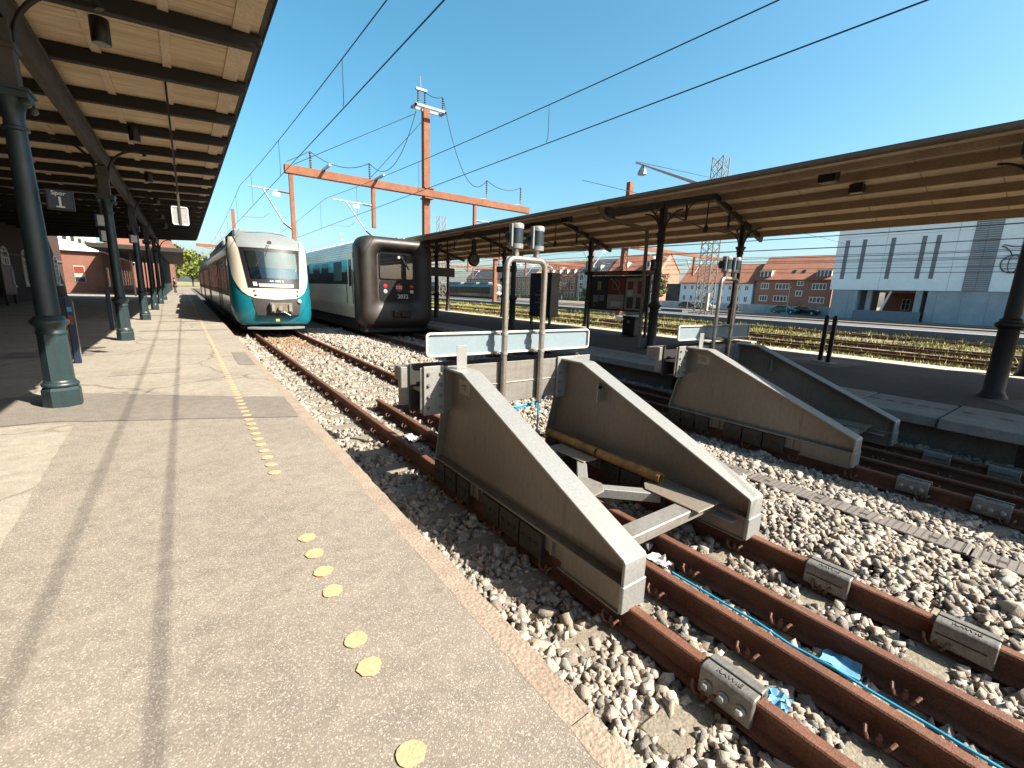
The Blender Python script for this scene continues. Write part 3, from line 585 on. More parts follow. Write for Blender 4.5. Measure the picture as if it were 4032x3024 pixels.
# ================================================================ BUFFER STOPS
def hexbolt(q, c, axis, r=.018, h=.016, sgn=-1):
    q.lathe([(r * 1.35, 0), (r * 1.35, sgn * h * .35)], 12, c, axis); q.lathe([(r, sgn * h * .35), (r, sgn * h * 1.2), (r * .8, sgn * h * 1.35)], 6, c, axis)
def buffer_stop(cx, dy, label):
    b = thing('buffer_stop', (cx, 2.6 + dy, RZ), label, 'buffer stop')
    Y = lambda v: v + dy
    zb = -.185
    for sd, nm in ((-1, 0), (1, 1)):
        xc = cx + sd * .755
        prof = [(1.47, -.02), (3.42, .775), (3.74, .775), (3.97, zb), (1.47, zb)]
        w = MB(); w.prism([(Y(a), c) for a, c in prof], 'x', xc - .011, xc + .011)
        web = w.build('side_plate', 'galv_dirty', b)
        f = MB()      # flanges follow the outline
        op = [(1.46, zb - .002), (1.46, -.03), (1.475, -.012), (3.41, .79), (3.43, .795), (3.75, .795)]
        ip = [(1.482, zb - .002), (1.482, -.034), (1.49, -.026), (3.418, .772), (3.434, .775), (3.75, .775)]
        rings = []
        for (oa, ob), (ia, ib) in zip(op, ip):
            rings.append([(xc - .10, Y(oa), ob), (xc + .10, Y(oa), ob), (xc + .10, Y(ia), ib), (xc - .10, Y(ia), ib)])
        f.loft(rings); f.build('top_flange', 'galv', web, bevel=.003, smooth=20)
        f = MB(); f.bar((xc, Y(3.755), .79), (xc, Y(3.985), zb), .17, .02, (0, 1, 0)); f.build('rear_flange', 'galv_dirty', web, bevel=.003)
        f = MB(); f.box(xc - .095, xc + .095, Y(1.48), Y(3.98), zb - .022, zb); f.build('bottom_flange', 'galv_dirty', web, bevel=.003)
        # front shoe hugging the rail head
        f = MB(); f.box(xc - .108, xc + .108, Y(1.452), Y(1.482), -.365, zb + .004)
        f.build('shoe', 'galv', web, bevel=.004)
        for s2 in (-1, 1):
            f = MB(); f.box(xc + s2 * .075 - .008, xc + s2 * .075 + .008, Y(1.483), Y(2.02), -.375, zb - .024); f.build('shoe_cheek', 'galv_dirty', web, bevel=.003)
        f = MB(); f.box(xc - .1, xc + .1, Y(1.483), Y(2.04), -.385, -.372); f.build('shoe_lip', 'galv_dirty', web, bevel=.003)
        f = MB(); f.box(xc - .06, xc + .06, Y(1.5), Y(3.96), -.345, zb - .024); f.build('guide_bar', 'galv_dirty', web)
        # brake shoes clamped on the rail
        for k, ya in enumerate((2.22, 2.50, 2.78, 3.28, 3.52, 3.76)):
            L = .26 if k < 3 else .2
            for s2 in (-1, 1):
                c = MB(); c.box(xc + s2 * .066, xc + s2 * .108, Y(ya), Y(ya + L), -.425, zb - .03)
                br = c.build('brake_shoe', 'brake_dark', web, bevel=.006)
                if s2 * sd != 5:
                    t = MB()
                    for j in range(3): hexbolt(t, (xc + s2 * .108, Y(ya + L * (.2 + .3 * j)), -.31), 'x', .016, .014, s2)
                    # bolts are too small to pick apart singly
                    t.build('bolt_row', 'brake_dark', web, kind='stuff')
        for ya in (2.12, 3.12, 3.24):
            c = MB(); c.box(xc - .09, xc + .09, Y(ya), Y(ya + .015), -.33, zb - .023); c.build('stiffener', 'galv_dirty', web)
        # lifting lug on the inner face of the web
        l = MB(); xl = xc - sd * .05
        l.prism([(Y(3.2), .50), (Y(3.25), .62), (Y(3.31), .70), (Y(3.36), .70), (Y(3.36), .45), (Y(3.22), .45)], 'x', xl - .03, xl - .012) if False else l.lathe([(.035, 0), (.035, .014)], 14, (xc - sd * .06, Y(3.16), .575), 'y')
        l.box(xc - sd * .06 - .035, xc - sd * .06 + .035, Y(3.16), Y(3.174), .40, .575)
        l.build('lifting_lug', 'galv', web)
        # stay towards the flange
        if sd == -1:
            c = MB(); c.box(xc - .055, xc + .055, Y(3.60), Y(3.606), .797, 1.02); c.build('upright_plate', 'galv', b, bevel=.002)
        # label plate on the outer face
        if sd == -1:
            c = MB(); c.box(xc - .0135, xc - .0115, Y(3.42), Y(3.62), .56, .70); pl = c.build('rating_plate', 'sticker', web)
            text('lettering', 'RAWIE', .032, frame_m((xc - .0142, Y(3.53), .645), (0, -1, 0), (0, 0, 1)), 'ink', web, .0003)
            c = MB(); c.box(xc - .0142, xc - .0137, Y(3.47), Y(3.60), .618, .622); c.box(xc - .0142, xc - .0137, Y(3.49), Y(3.58), .605, .608); c.build('print_line', 'ink', web)
        c = MB(); c.box(xc - sd * .1 - .06, xc - sd * .1 + .06, Y(1.56), Y(1.74), -.245, -.235); c.build('eye_plate', 'galv', web, bevel=.003)
    # transverse buffer beam (H section, open ends) between and beyond the plates
    y0 = 3.775
    q = MB(); q.box(cx - 1.10, cx + 1.13, Y(y0), Y(y0 + .018), .36, .80); beam = q.build('buffer_beam', 'galv_beam', b, bevel=.003)
    q = MB(); q.box(cx - 1.09, cx + 1.12, Y(y0 + .018), Y(y0 + .20), .565, .585); q.build('beam_web', 'galv_dirty', beam)
    q = MB(); q.box(cx - 1.12, cx + 1.15, Y(y0 + .20), Y(y0 + .225), .34, .81); q.build('front_plate', 'black_rubber', beam, bevel=.003)
    q = MB(); q.tube([(cx - .62, Y(y0 - .004), .575), (cx + .62, Y(y0 - .004), .575)], .006, 6); q.build('weld_seam', 'sticker', beam)
    for sd in (-1, 1):
        q = MB(); q.box(*((cx - 1.075, cx - .865) if sd < 0 else (cx + .60, cx + 1.12)), Y(y0 - .026), Y(y0 - .004), .34, .815); pl = q.build('mounting_plate', 'galv', beam, bevel=.003)
        q = MB()
        for j in range(4): hexbolt(q, (cx + (.64 if sd > 0 else -.9), Y(y0 - .027), .41 + j * .11), 'y', .014, .014, -1); hexbolt(q, (cx + sd * 1.03, Y(y0 - .027), .41 + j * .11), 'y', .014, .014, -1)
        q.build('bolt_row', 'cast_clamp', beam, kind='stuff')
        q = MB(); q.box(cx + sd * .9 - .3, cx + sd * .9 + .3, Y(y0 + .226), Y(y0 + .30), .40, .78); q.box(cx + sd * .9 - .26, cx + sd * .9 + .26, Y(y0 + .30), Y(y0 + .5), .62, .76)
        q.build('impact_pad', 'galv_beam', beam, bevel=.006)
    # ground-level bracing
    z0 = -.15
    q = MB(); q.box(cx - .68, cx + .68, Y(1.76), Y(1.92), z0 - .09, z0); q.build('cross_member', 'galv_beam', b, bevel=.008)
    q = MB(); q.prism([(cx + .33, Y(1.70)), (cx + .67, Y(1.70)), (cx + .67, Y(2.3)), (cx + .42, Y(2.3)), (cx + .33, Y(2.22))], 'z', z0 + .001, z0 + .014); q.build('gusset_plate', 'galv_dirty', b, bevel=.003)
    q = MB(); q.prism([(cx + .30, Y(2.95)), (cx + .67, Y(2.95)), (cx + .67, Y(3.5)), (cx + .30, Y(3.5))], 'z', z0 + .001, z0 + .014); q.build('gusset_plate', 'galv_dirty', b, bevel=.003)
    q = MB()
    for j in range(4): q.lathe([(.016, z0 + .014), (.016, z0 + .028)], 6, (cx + .6, Y(1.78 + j * .15), 0)); q.lathe([(.016, z0 + .014), (.016, z0 + .028)], 6, (cx + .6, Y(3.02 + j * .14), 0))
    q.build('bolt_row', 'cast_clamp', b, kind='stuff')
    q = MB(); q.prism([(cx - .22, Y(2.35)), (cx - .02, Y(2.38)), (cx + .08, Y(2.5)), (cx + .06, Y(2.66)), (cx - .08, Y(2.78)), (cx - .24, Y(2.76)), (cx - .3, Y(2.6))], 'z', z0 + .001, z0 + .014); q.build('centre_plate', 'galv_beam', b, bevel=.003)
    for a, c in (((cx + .0, 2.52), (cx + .42, 2.12)), ((cx - .2, 2.45), (cx - .66, 2.0)), ((cx + .0, 2.66), (cx + .42, 3.1)), ((cx - .2, 2.68), (cx - .66, 3.15))):
        q = MB(); q.bar((a[0], Y(a[1]), z0 - .045), (c[0], Y(c[1]), z0 - .045), .10, .088); q.build('diagonal_brace', 'galv', b, bevel=.006)
    q = MB(); q.box(cx - .68, cx + .68, Y(3.36), Y(3.48), z0 - .09, z0); q.build('cross_member', 'galv_beam', b, bevel=.008)
    # warning board seen from its back
    zc, hb = 1.0, .108; x0, x1 = cx - 1.0, cx + 1.17; yb = Y(3.86)
    bp = rrect((x1 - x0) / 2, zc - hb, zc + hb, .035, 5, (x0 + x1) / 2)
    q = MB(); q.prism(bp, 'y', yb, yb + .004); brd = q.build('warning_board', 'board_back', b)
    q = MB(); q.tube([(p[0], yb - .012, p[1]) for p in bp + [bp[0]]], .013, 6, caps=False); q.build('board_rim', 'white_rim', brd, smooth=50)
    q = MB(); q.box(cx + .25, cx + .34, yb - .0025, yb - .0005, .905, .945); q.build('sticker', 'galv', brd)
    # hooped pole with two lamps
    px0, px1, yp, r = cx - .175, cx + .325, Y(3.735), .0315
    ztop, rc = 1.86, .095
    pts = [(px0, yp, .33)] + [(px0, yp, .8), (px0, yp, ztop - rc)] + [(px0 + rc - rc * math.cos(a), yp, ztop - rc + rc * math.sin(a)) for a in (.26, .52, .79, 1.05, 1.31, 1.57)]
    pts += [(px1 - rc + rc * math.sin(a), yp, ztop - rc + rc * math.cos(a)) for a in (0, .26, .52, .79, 1.05, 1.31)] + [(px1, yp, ztop - rc), (px1, yp, .8), (px1, yp, .33)]
    q = MB(); q.tube(pts, r, 16); pole = q.build('hoop_pole', 'steel_pipe', b, smooth=60)
    for xx in (px0, px1):
        for zz in (ztop - rc - .005,):
            q = MB(); q.lathe([(r + .003, zz - .012), (r + .003, zz)], 16, (xx, yp, 0)); q.build('pipe_joint', 'steel_pipe', pole)
        for zz in (.90, 1.10):
            q = MB(); q.lathe([(r + .004, zz - .016), (r + .007, zz - .014), (r + .007, zz + .014), (r + .004, zz + .016)], 16, (xx, yp, 0)); q.box(xx - .075, xx - .03, yp + .02, yp + .10, zz - .014, zz + .014); hexbolt(q, (xx - .055, yp + .02, zz), 'y', .01, .014); q.build('pipe_clamp', 'galv', pole)
    for xx in (px0 + .105, px0 + .375):
        l = MB(); l.lathe([(.035, ztop + .02), (.035, ztop + .09)], 14, (xx, yp, 0)); lamp = l.build('signal_lamp', 'steel_pipe', b)
        l = MB(); l.lathe([(.069, ztop + .145), (.069, ztop + .285)], 24, (xx, yp, 0)); l.build('lamp_barrel', 'lamp_blue', lamp, smooth=50)
        l = MB(); l.lathe([(.05, ztop + .092), (.072, ztop + .097), (.074, ztop + .143)], 24, (xx, yp, 0)); l.build('lamp_collar', 'lamp_grey', lamp, smooth=50)
        l = MB(); l.lathe([(.073, ztop + .287), (.074, ztop + .325), (.066, ztop + .338), (.03, ztop + .341)], 24, (xx, yp, 0)); l.build('lamp_cap', 'lamp_grey', lamp, smooth=50)
        l = MB(); l.box(xx - .083, xx - .06, yp - .035, yp - .005, ztop + .11, ztop + .33); l.build('lamp_latch', 'lamp_grey', lamp, bevel=.004)
        l = MB(); l.lathe([(.06, 0), (.062, .05), (.055, .055)], 18, (xx, yp + .062, ztop + .215), 'y'); l.build('lens_hood', 'black_rubber', lamp)
    for xx in (px0, px1):
        e = [(xx, yp, .33), (xx, yp, .1), (xx + .01, yp + .02, -.2), (xx + .03, yp + .05, -.5)]
        q = MB(); q.tube(e, .011, 8); q.build('cable', 'cable_blue', b)
    return b
bs1 = buffer_stop(T1, 0, 'galvanised steel buffer stop with a yellow pipe lying on its bracing')
bs2 = buffer_stop(T2, .10, 'galvanised steel buffer stop half shaded beside the island platform edge')
q = MB()
for ya, yb_ in ((3.77, 2.99), (2.965, 2.2)):
    q.lathe([(.047, ya), (.047, yb_), (.040, yb_), (.040, ya)], 18, (T1 + .53, 0, -.085), 'y', caps=False); q.add([], [])
yp_ = thing('yellow_pipe', (T1 + .53, 3.0, -.132), 'ochre yellow cable pipe in two lengths lying along the right plate of the buffer stop', 'pipe')
for ya, yb_ in ((3.77, 2.99), (2.965, 2.2)):
    q = MB(); n = 18
    q.lathe([(.040, ya), (.047, ya), (.047, yb_), (.040, yb_), (.040, ya)], n, (T1 + .53, 0, -.085), 'y', caps=False); q.build('pipe_length', 'pipe_yellow', yp_, smooth=40)

# rail clamps bolted on the running rails in front of the buffer stops
def rail_clamp(x, y, label, inner_bolts):
    t = thing('rail_clamp', (x, y, RZ - .15), label, 'rail clamp', 'rail clamps in front of the buffer stops')
    for s in (-1, 1):
        q = MB(); a, b_ = (x + s * .012, x + s * .075)
        q.prism([(x + s * .004, RZ + .028), (x + s * .055, RZ + .03), (x + s * .078, RZ + .014), (x + s * .085, RZ - .125), (x + s * .05, RZ - .135), (x + s * .045, RZ - .045), (x + s * .042, RZ + .006), (x + s * .004, RZ + .006)], 'y', y - .135, y + .135)
        q.build('jaw', 'cast_clamp', t, bevel=.005)
    q = MB(); q.box(x - .003, x + .003, y - .137, y + .137, RZ + .004, RZ + .033); q.build('split', 'ink', t)
    if inner_bolts:
        q = MB(); q.box(x - .0868, x - .083, y - .10, y + .12, RZ - .052, RZ - .046); q.build('slit', 'ink', t)
    for j in range(3):
        q = MB(); yy = y - .085 + j * .085
        e_ = 1 if inner_bolts else -1
        q.lathe([(.026, 0), (.026, e_ * .008), (.020, e_ * .010)], 16, (x + e_ * .084, yy, RZ - .055), 'x'); q.lathe([(.019, e_ * .010), (.019, e_ * .030), (.015, e_ * .034)], 6, (x + e_ * .084, yy, RZ - .055), 'x')
        q.build('bolt', 'galv' if not inner_bolts else 'cast_clamp', t)
    text('lettering', 'RAWIE', .042, frame_m((x - .038, y, RZ + .0325), (0, -1, 0), (1, 0, 0)), 'duct', t, .002)
    return t
rail_clamp(T1 - .755, .82, 'bolted grey rail clamp lettered on top, beside a scrap of blue plastic', False)
rail_clamp(T1 + .755, .90, 'grey rail clamp on the rusty outer rail, nearer to the buffer stop plate', True)
rail_clamp(T1 + .755, .20, 'grey rail clamp on the rusty outer rail, farther from the buffer stop plate', True)
for xx in (T2 - .755, T2 + .755):
    for yy in (1.02, .42):
        rail_clamp(xx + .02, yy + (.08 if xx > T2 else 0), 'shaded rail clamp on the %s, %s the second buffer stop' % ('rail beside the platform wall' if xx > T2 else 'rail facing the duct lids', 'nearer to' if yy > .8 else 'farther from'), xx > T2)

# hoses and litter
def wiggle(x, y0, y1, z, a, n=14, seed=1):
    r = random.Random(seed); return [(x + r.uniform(-a, a), y0 + (y1 - y0) * i / n, z + r.uniform(-.006, .006)) for i in range(n + 1)]
q = MB(); q.tube(wiggle(2.745, 1.62, -1.2, -.475, .012), .0085, 8); q.build('blue_hose', 'cable_blue', smooth=60, label='bright blue cable lying between the two inner rusty rails', cat='cable')
q = MB(); q.tube(wiggle(T2 - .02, 1.5, -1.2, -.475, .012, 12, 4), .0085, 8); q.build('blue_hose', 'cable_blue', smooth=60, label='blue cable between the shaded rails beside the island platform', cat='cable')
q = MB()
for k in range(2):
    q.tube([(T1 - .16 + .1 * k, 3.78 + .03 * k, .31 - .02 * k), (T1 + .1, 3.82 + .02 * k, .27 - .03 * k), (T1 + .33, 3.84, .28 - .02 * k), (T1 + .55, 3.9, .32), (T1 + .7, 3.95, .36)], .010, 8)
q.build('blue_cable_loop', 'cable_blue', smooth=60, label='blue cables looped under the buffer beam between the lamp poles', cat='cable')
def crumple(name, pts, z, m, label, seed, amp=.03, n=7):
    r = random.Random(seed); q = MB(); vs = []
    for i in range(n + 1):
        for j in range(n + 1):
            u, v = i / n, j / n
            a = Vector(pts[0]) * (1 - u) * (1 - v) + Vector(pts[1]) * u * (1 - v) + Vector(pts[2]) * u * v + Vector(pts[3]) * (1 - u) * v
            vs.append((a.x + r.uniform(-.008, .008), a.y + r.uniform(-.008, .008), z + r.uniform(0, amp) + amp * .5 * math.sin(5 * u + seed) * math.sin(4 * v)))
    fs = [(i * (n + 1) + j, (i + 1) * (n + 1) + j, (i + 1) * (n + 1) + j + 1, i * (n + 1) + j + 1) for i in range(n) for j in range(n)]
    m0 = len(vs); vs += [(a, b_, c - .003) for a, b_, c in vs]; fs += [tuple(m0 + k for k in f[::-1]) for f in fs]
    q.add(vs, fs); return q.build(name, m, smooth=25, label=label, cat='litter', group=None)
crumple('plastic_scrap', [(2.75, .66), (2.77, .48), (2.90, .50), (2.90, .68)], -.49, 'plastic_blue', 'pale blue plastic sheet lying under the blue cable', 1, .03, 4)
crumple('plastic_scrap', [(2.20, .74), (2.22, .62), (2.32, .63), (2.30, .73)], -.485, 'plastic_blue', 'crumpled blue plastic scrap beside the lettered rail clamp', 2, .05)
crumple('paper_scrap', [(2.70, 1.86), (2.73, 1.66), (2.83, 1.66), (2.84, 1.84)], -.485, 'plastic_white', 'white paper scrap between the rails by the foot of the buffer stop', 3, .045)
crumple('plastic_bag', [(2.74, 2.02), (2.76, 1.88), (2.9, 1.88), (2.88, 2.02)], -.475, 'plastic_black', 'crumpled black plastic bag between the rails by the foot of the buffer stop', 4, .07)
crumple('paper_scrap', [(1.80, 3.1), (1.82, 2.95), (1.9, 2.98), (1.9, 3.12)], -.49, 'sticker', 'tan scrap of cardboard on the shaded stones beside the left buffer plate', 5, .03)
crumple('paper_scrap', [(2.30, 5.62), (2.28, 5.35), (2.44, 5.34), (2.42, 5.6)], -.50, 'plastic_white', 'white paper lying between the rails behind the buffer stop', 6, .04)

# ================================================================ LEFT CANOPY
CX = -1.3
def left_column(y, label, group):
    t = thing('canopy_column', (CX, y, 0), label, 'column', group)
    k8 = math.pi / 8; s8 = 1 / math.cos(k8)
    q = MB(); q.lathe([(.165 * s8, 0), (.165 * s8, .205), (.150 * s8, .235)], 8, (CX, y, 0), rot=k8); q.build('plinth', 'column_green', t, smooth=15)
    q = MB(); q.lathe([(.150, .235), (.166, .25), (.170, .268), (.160, .285), (.146, .292), (.146, .30), (.135, .318)], 24, (CX, y, 0)); q.build('base_moulding', 'column_green', t, smooth=50)
    q = MB(); q.lathe([(.128 * s8, .318), (.120 * s8, .86)], 8, (CX, y, 0), rot=k8); q.build('octagonal_pedestal', 'column_green', t, smooth=15)
    q = MB(); q.lathe([(.135, .86), (.138, .885), (.125, .90), (.128, .94), (.150, .965), (.165, .985), (.170, 1.005), (.162, 1.025), (.140, 1.035), (.132, 1.06), (.112, 1.075)], 24, (CX, y, 0)); q.build('ring', 'column_green', t, smooth=50)
    q = MB(); q.lathe([(.105, 1.07), (.101, 1.8), (.092, 2.6), (.086, 3.02)], 24, (CX, y, 0)); q.build('shaft', 'column_green', t, smooth=50)
    q = MB(); q.lathe([(.086, 3.02), (.108, 3.03), (.112, 3.045), (.108, 3.06), (.088, 3.07), (.086, 3.14), (.096, 3.22), (.125, 3.30), (.15, 3.335)], 24, (CX, y, 0)); q.box(CX - .16, CX + .16, y - .16, y + .16, 3.335, 3.40); q.box(CX - .18, CX + .18, y - .18, y + .18, 3.40, 3.43)
    cp = q.build('capital', 'column_green', t, smooth=40)
    q = MB()
    for sx in (-1, 1):
        for sy in (-1, 1): q.lathe([(.02, -.03), (.045, -.02), (.045, .02), (.02, .03)], 10, (CX + sx * .135, y + sy * .135, 3.29), 'y')
    q.build('volute', 'column_green', cp, smooth=40)
    q = MB(); q.box(CX - .10, CX + .10, y - .10, y + .10, 3.431, 4.07); q.box(CX - .125, CX + .125, y - .125, y + .125, 3.80, 3.86); q.build('pier', 'beam_grey', t, bevel=.008)
    for sx in (-1, 1):
        q = MB(); a = [(CX + sx * (.10 + .62 * (1 - math.cos(u))), y, 3.86 + .66 * math.sin(u)) for u in [i * math.pi / 2 / 9 for i in range(10)]]
        a += [(CX + sx * .80, y, 4.50), (CX + sx * .82, y, 4.44)]
        q.tube(a, [.028] * 10 + [.035, .05], 8); q.build('bracket', 'iron_brown', t, smooth=50)
    return t
for k in range(6):
    left_column(7.33 + 7.35 * k, 'dark green cast iron column carrying the blue Spor 1 sign' if k == 0 else 'dark green cast iron column under the brown timber platform canopy, behind the Spor 1 column', 'columns of the timber platform canopy')
CY0, CY1 = -3.5, 46.0
can = thing('platform_canopy', (CX, 20, 4.0), 'brown timber platform canopy with tan boards and dark rafters', 'canopy')
def rz(x): return 4.66 + .055 * (x + 1.3)
q = MB(); q.box(CX - .065, CX + .065, CY0, CY1, 4.09, 4.12); q.box(CX - .02, CX + .02, CY0, CY1, 4.12, 4.50); q.box(CX - .065, CX + .065, CY0, CY1, 4.50, 4.53); q.build('longitudinal_beam', 'beam_grey', can)
yr = 7.75 - 1.8375 * 6
raf = None
while yr < CY1:
    q = MB(); q.bar((-8.0, yr, rz(-8.0) - .02), (1.1, yr, rz(1.1) - .03), .125, .20); rr_ = q.build('rafter', 'timber_dark', can, bevel=.01)
    q = MB(); q.lathe([(.075, .82), (.085, .84), (.085, 1.16), (.072, 1.165), (.072, 1.14)], 18, (0, yr, rz(1.1) + .0), 'x'); q.build('rafter_end', 'timber_dark', rr_, smooth=40)
    q = MB(); q.tube([(1.167, yr + .075 * math.cos(a * .393), rz(1.1) + .075 * math.sin(a * .393)) for a in range(17)], .007, 6); q.build('end_ring', 'iron_brown', rr_, smooth=60)
    yr += 1.8375
pw = .306; yy = CY0; i = 0
while yy < CY1:
    q = MB(); dz = rnd.uniform(-.002, .003)
    q.loft([[(-8.0, yy + .003, rz(-8) + .085 + dz), (1.14, yy + .003, rz(1.14) + .085 + dz), (1.14, yy + pw - .003, rz(1.14) + .085 + dz), (-8.0, yy + pw - .003, rz(-8) + .085 + dz)], [(-8.0, yy + .003, rz(-8) + .11), (1.14, yy + .003, rz(1.14) + .11), (1.14, yy + pw - .003, rz(1.14) + .11), (-8.0, yy + pw - .003, rz(-8) + .11)]])
    q.build('roof_plank', 'board_tan', can, smooth=0); yy += pw
for xx in (-6.2, -4.6, -3.1, -2.1, -.72, .10, .93):
    w = .055 if xx < .9 else .10
    q = MB(); q.box(xx - w, xx + w, CY0, CY1, rz(xx) + .045, rz(xx) + .083); q.build('batten', 'batten_tan', can)
q = MB(); q.box(-8.05, 1.24, CY0, CY1, 0, .05)
q = MB(); q.loft([[(-8.05, CY0, rz(-8) + .115), (1.22, CY0, rz(1.2) + .115), (1.22, CY0, rz(1.2) + .16), (-8.05, CY0, rz(-8) + .3)], [(-8.05, CY1, rz(-8) + .115), (1.22, CY1, rz(1.2) + .115), (1.22, CY1, rz(1.2) + .16), (-8.05, CY1, rz(-8) + .3)]]); q.build('roof_felt', 'roof_top', can)
q = MB(); q.box(1.221, 1.24, CY0, CY1, rz(1.2) + .09, rz(1.2) + .18); q.build('eaves_board', 'timber_dark', can)
for k in range(6):
    y = 8.25 + 4.95 * k
    t = thing('downlight', (-.56, y, 4.42), 'dark cylindrical downlight under the tan canopy boards', 'lamp', 'downlights under the timber canopy')
    q = MB(); q.lathe([(.095, 4.42), (.10, 4.43), (.10, 4.70)], 20, (-.56, y, 0)); q.build('housing', 'sign_dark', t, smooth=50)
    q = MB(); q.lathe([(.085, 4.411), (.088, 4.419)], 20, (-.56, y, 0)); q.build('lens', 'lamp_grey', t)
# Spor 1 flag sign on the first column
sg = thing('track_sign', (-1.05, 7.3, 2.26), 'navy blue track sign reading Spor 1 on the green column', 'sign')
q = MB(); q.box(-1.155, -.925, 7.285, 7.315, 2.255, 2.475); q.build('frame', 'iron_brown', sg, bevel=.006)
q = MB(); q.box(-1.135, -.94, 7.277, 7.284, 2.275, 2.462); q.build('face', 'sign_navy', sg)
text('lettering', 'Spor', .062, frame_m((-1.045, 7.275, 2.432), (1, 0, 0), (0, 0, 1)), 'sign_white', sg, .001, bold=.0008)
text('lettering', '1', .15, frame_m((-1.04, 7.275, 2.337), (1, 0, 0), (0, 0, 1)), 'sign_white', sg, .001, bold=.0025)
q = MB(); q.box(-1.075, -1.005, 7.2735, 7.2755, 2.282, 2.297); q.build('numeral_foot', 'sign_white', sg)
q = MB(); q.box(-1.2, -1.156, 7.29, 7.31, 2.30, 2.32); q.box(-1.2, -1.156, 7.29, 7.31, 2.41, 2.43); q.build('arm', 'iron_brown', sg)
hs = thing('hanging_sign', (.06, 10.0, 2.48), 'grey back of a white rimmed sign hanging from the canopy on a pole', 'sign')
bp = rrect(.11, 2.48, 2.77, .02, 4, .06)
q = MB(); q.prism(bp, 'y', 10.0, 10.012); q.build('panel', 'sign_grey', hs)
q = MB(); q.tube([(p[0], 10.0, p[1]) for p in bp + [bp[0]]], .011, 6, False); q.build('rim', 'sign_white', hs, smooth=60)
q = MB(); q.box(.045, .075, 9.965, 9.985, 2.47, rz(.06) + .02); q.build('pole', 'iron_brown', hs)
def slim_post(x, y, h, label, stickers=False):
    t = thing('info_post', (x, y, 0), label, 'post')
    q = MB(); q.prism([(x - .05, 0), (x + .05, 0), (x + .05, h - .06), (x + .02, h), (x - .05, h)], 'y', y - .035, y + .035); q.build('post', 'sign_navy', t, bevel=.012)
    if stickers:
        for z0_, mm in ((h - .28, 'cable_blue'), (h - .42, 'poster_red'), (h - .5, 'poster_red')):
            q = MB(); q.box(x - .03, x + .03, y - .039, y - .0355, z0_, z0_ + .08); q.build('sticker', mm, t)
    q = MB(); q.box(x + .051, x + .056, y - .025, y + .025, .1, h - .1); q.build('edge_strip', 'lamp_grey', t)
slim_post(-1.66, 10.9, 1.2, 'slim navy post with blue and red stickers behind the Spor 1 column', True)
slim_post(-1.85, 17.8, 1.18, 'slim dark navy post with a small white label in the canopy shade')
dp = thing('downpipe', (-1.45, 25.9, 0), 'dark purple grey bent downpipe beside a green column', 'pipe')
q = MB(); q.tube([(-1.45, 25.9, 0), (-1.45, 25.9, 3.3), (-1.5, 25.95, 3.5), (-1.62, 26.0, 3.62), (-1.9, 26.1, 3.68)], .055, 10); q.build('pipe', 'sign_navy', dp, smooth=60)
for (x, y, z, w, h, lab) in ((-1.72, 17.6, 2.95, .30, .34, 'upper white and blue hanging display under the timber canopy'), (-1.72, 17.9, 2.55, .28, .34, 'lower white and blue hanging display under the timber canopy'), (-1.28, 21.0, 2.75, .26, .3, 'white and blue hanging display beside the second green column')):
    t = thing('display_sign', (x, y, z), lab, 'sign')
    q = MB(); q.box(x - w / 2, x + w / 2, y, y + .12, z, z + h); q.build('housing', 'screen_blue', t, bevel=.01)
    q = MB(); q.box(x - w / 2 + .06, x + w / 2 - .03, y - .006, y - .001, z + .03, z + h - .03); q.build('face', 'sign_white', t)
    q = MB(); q.box(x - .015, x + .015, y + .04, y + .07, z + h, 4.6); q.build('hanger', 'iron_brown', t)

# ---- station building under the canopy
WXs = -7.6
stb = thing('station_building', (WXs - 2, 30, 0), 'dark brick station building with arched windows in the canopy shade', 'building')
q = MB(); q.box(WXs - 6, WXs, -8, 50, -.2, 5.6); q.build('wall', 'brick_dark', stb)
q = MB(); q.box(WXs, WXs + .06, -8, 50, 2.55, 2.68); q.build('string_course', 'concrete_wall', stb)
def arch_window(y, z0, z1, w):
    pts = [(y - w / 2, z0), (y + w / 2, z0)] + [(y + w / 2 * math.cos(a), z1 - w / 2 + w / 2 * math.sin(a)) for a in [i * math.pi / 8 for i in range(9)]]
    q = MB(); q.prism(pts, 'x', WXs + .002, WXs + .02); wd = q.build('window', 'window_dark', stb)
    q = MB(); q.tube([(WXs + .03, a, b_) for a, b_ in pts + [pts[0]]], .05, 6, False)
    for u in (-.17, .17): q.bar((WXs + .03, y + u * w, z0), (WXs + .03, y + u * w, z1 - w * .15), .05, .04)
    for zz in (z0 + .6, z0 + 1.1, z1 - w / 2): q.bar((WXs + .03, y - w / 2, zz), (WXs + .03, y + w / 2, zz), .045, .04)
    q.build('frame', 'frame_white', wd)
    q = MB(); q.box(WXs, WXs + .16, y - w / 2 - .1, y + w / 2 + .1, z0 - .12, z0); q.build('sill', 'frame_white', wd)
for yy in (27.5, 31.5, 35.6, 39.4, 43.6, 47.4): arch_window(yy, .95, 2.95, 1.1)
bd = thing('notice_board', (-7.0, 33.9, 0), 'dark notice board standing against the station wall between arched windows', 'notice board')
q = MB(); q.box(-7.35, -7.2, 33.0, 34.9, .5, 2.0); q.build('case', 'sign_dark', bd, bevel=.02)
q = MB(); q.box(-7.19, -7.185, 34.4, 34.85, 1.0, 1.75); q.build('poster', 'sign_grey', bd)
for yy in (33.2, 34.7):
    q = MB(); q.box(-7.33, -7.23, yy, yy + .1, 0, .5); q.build('leg', 'sign_dark', bd)
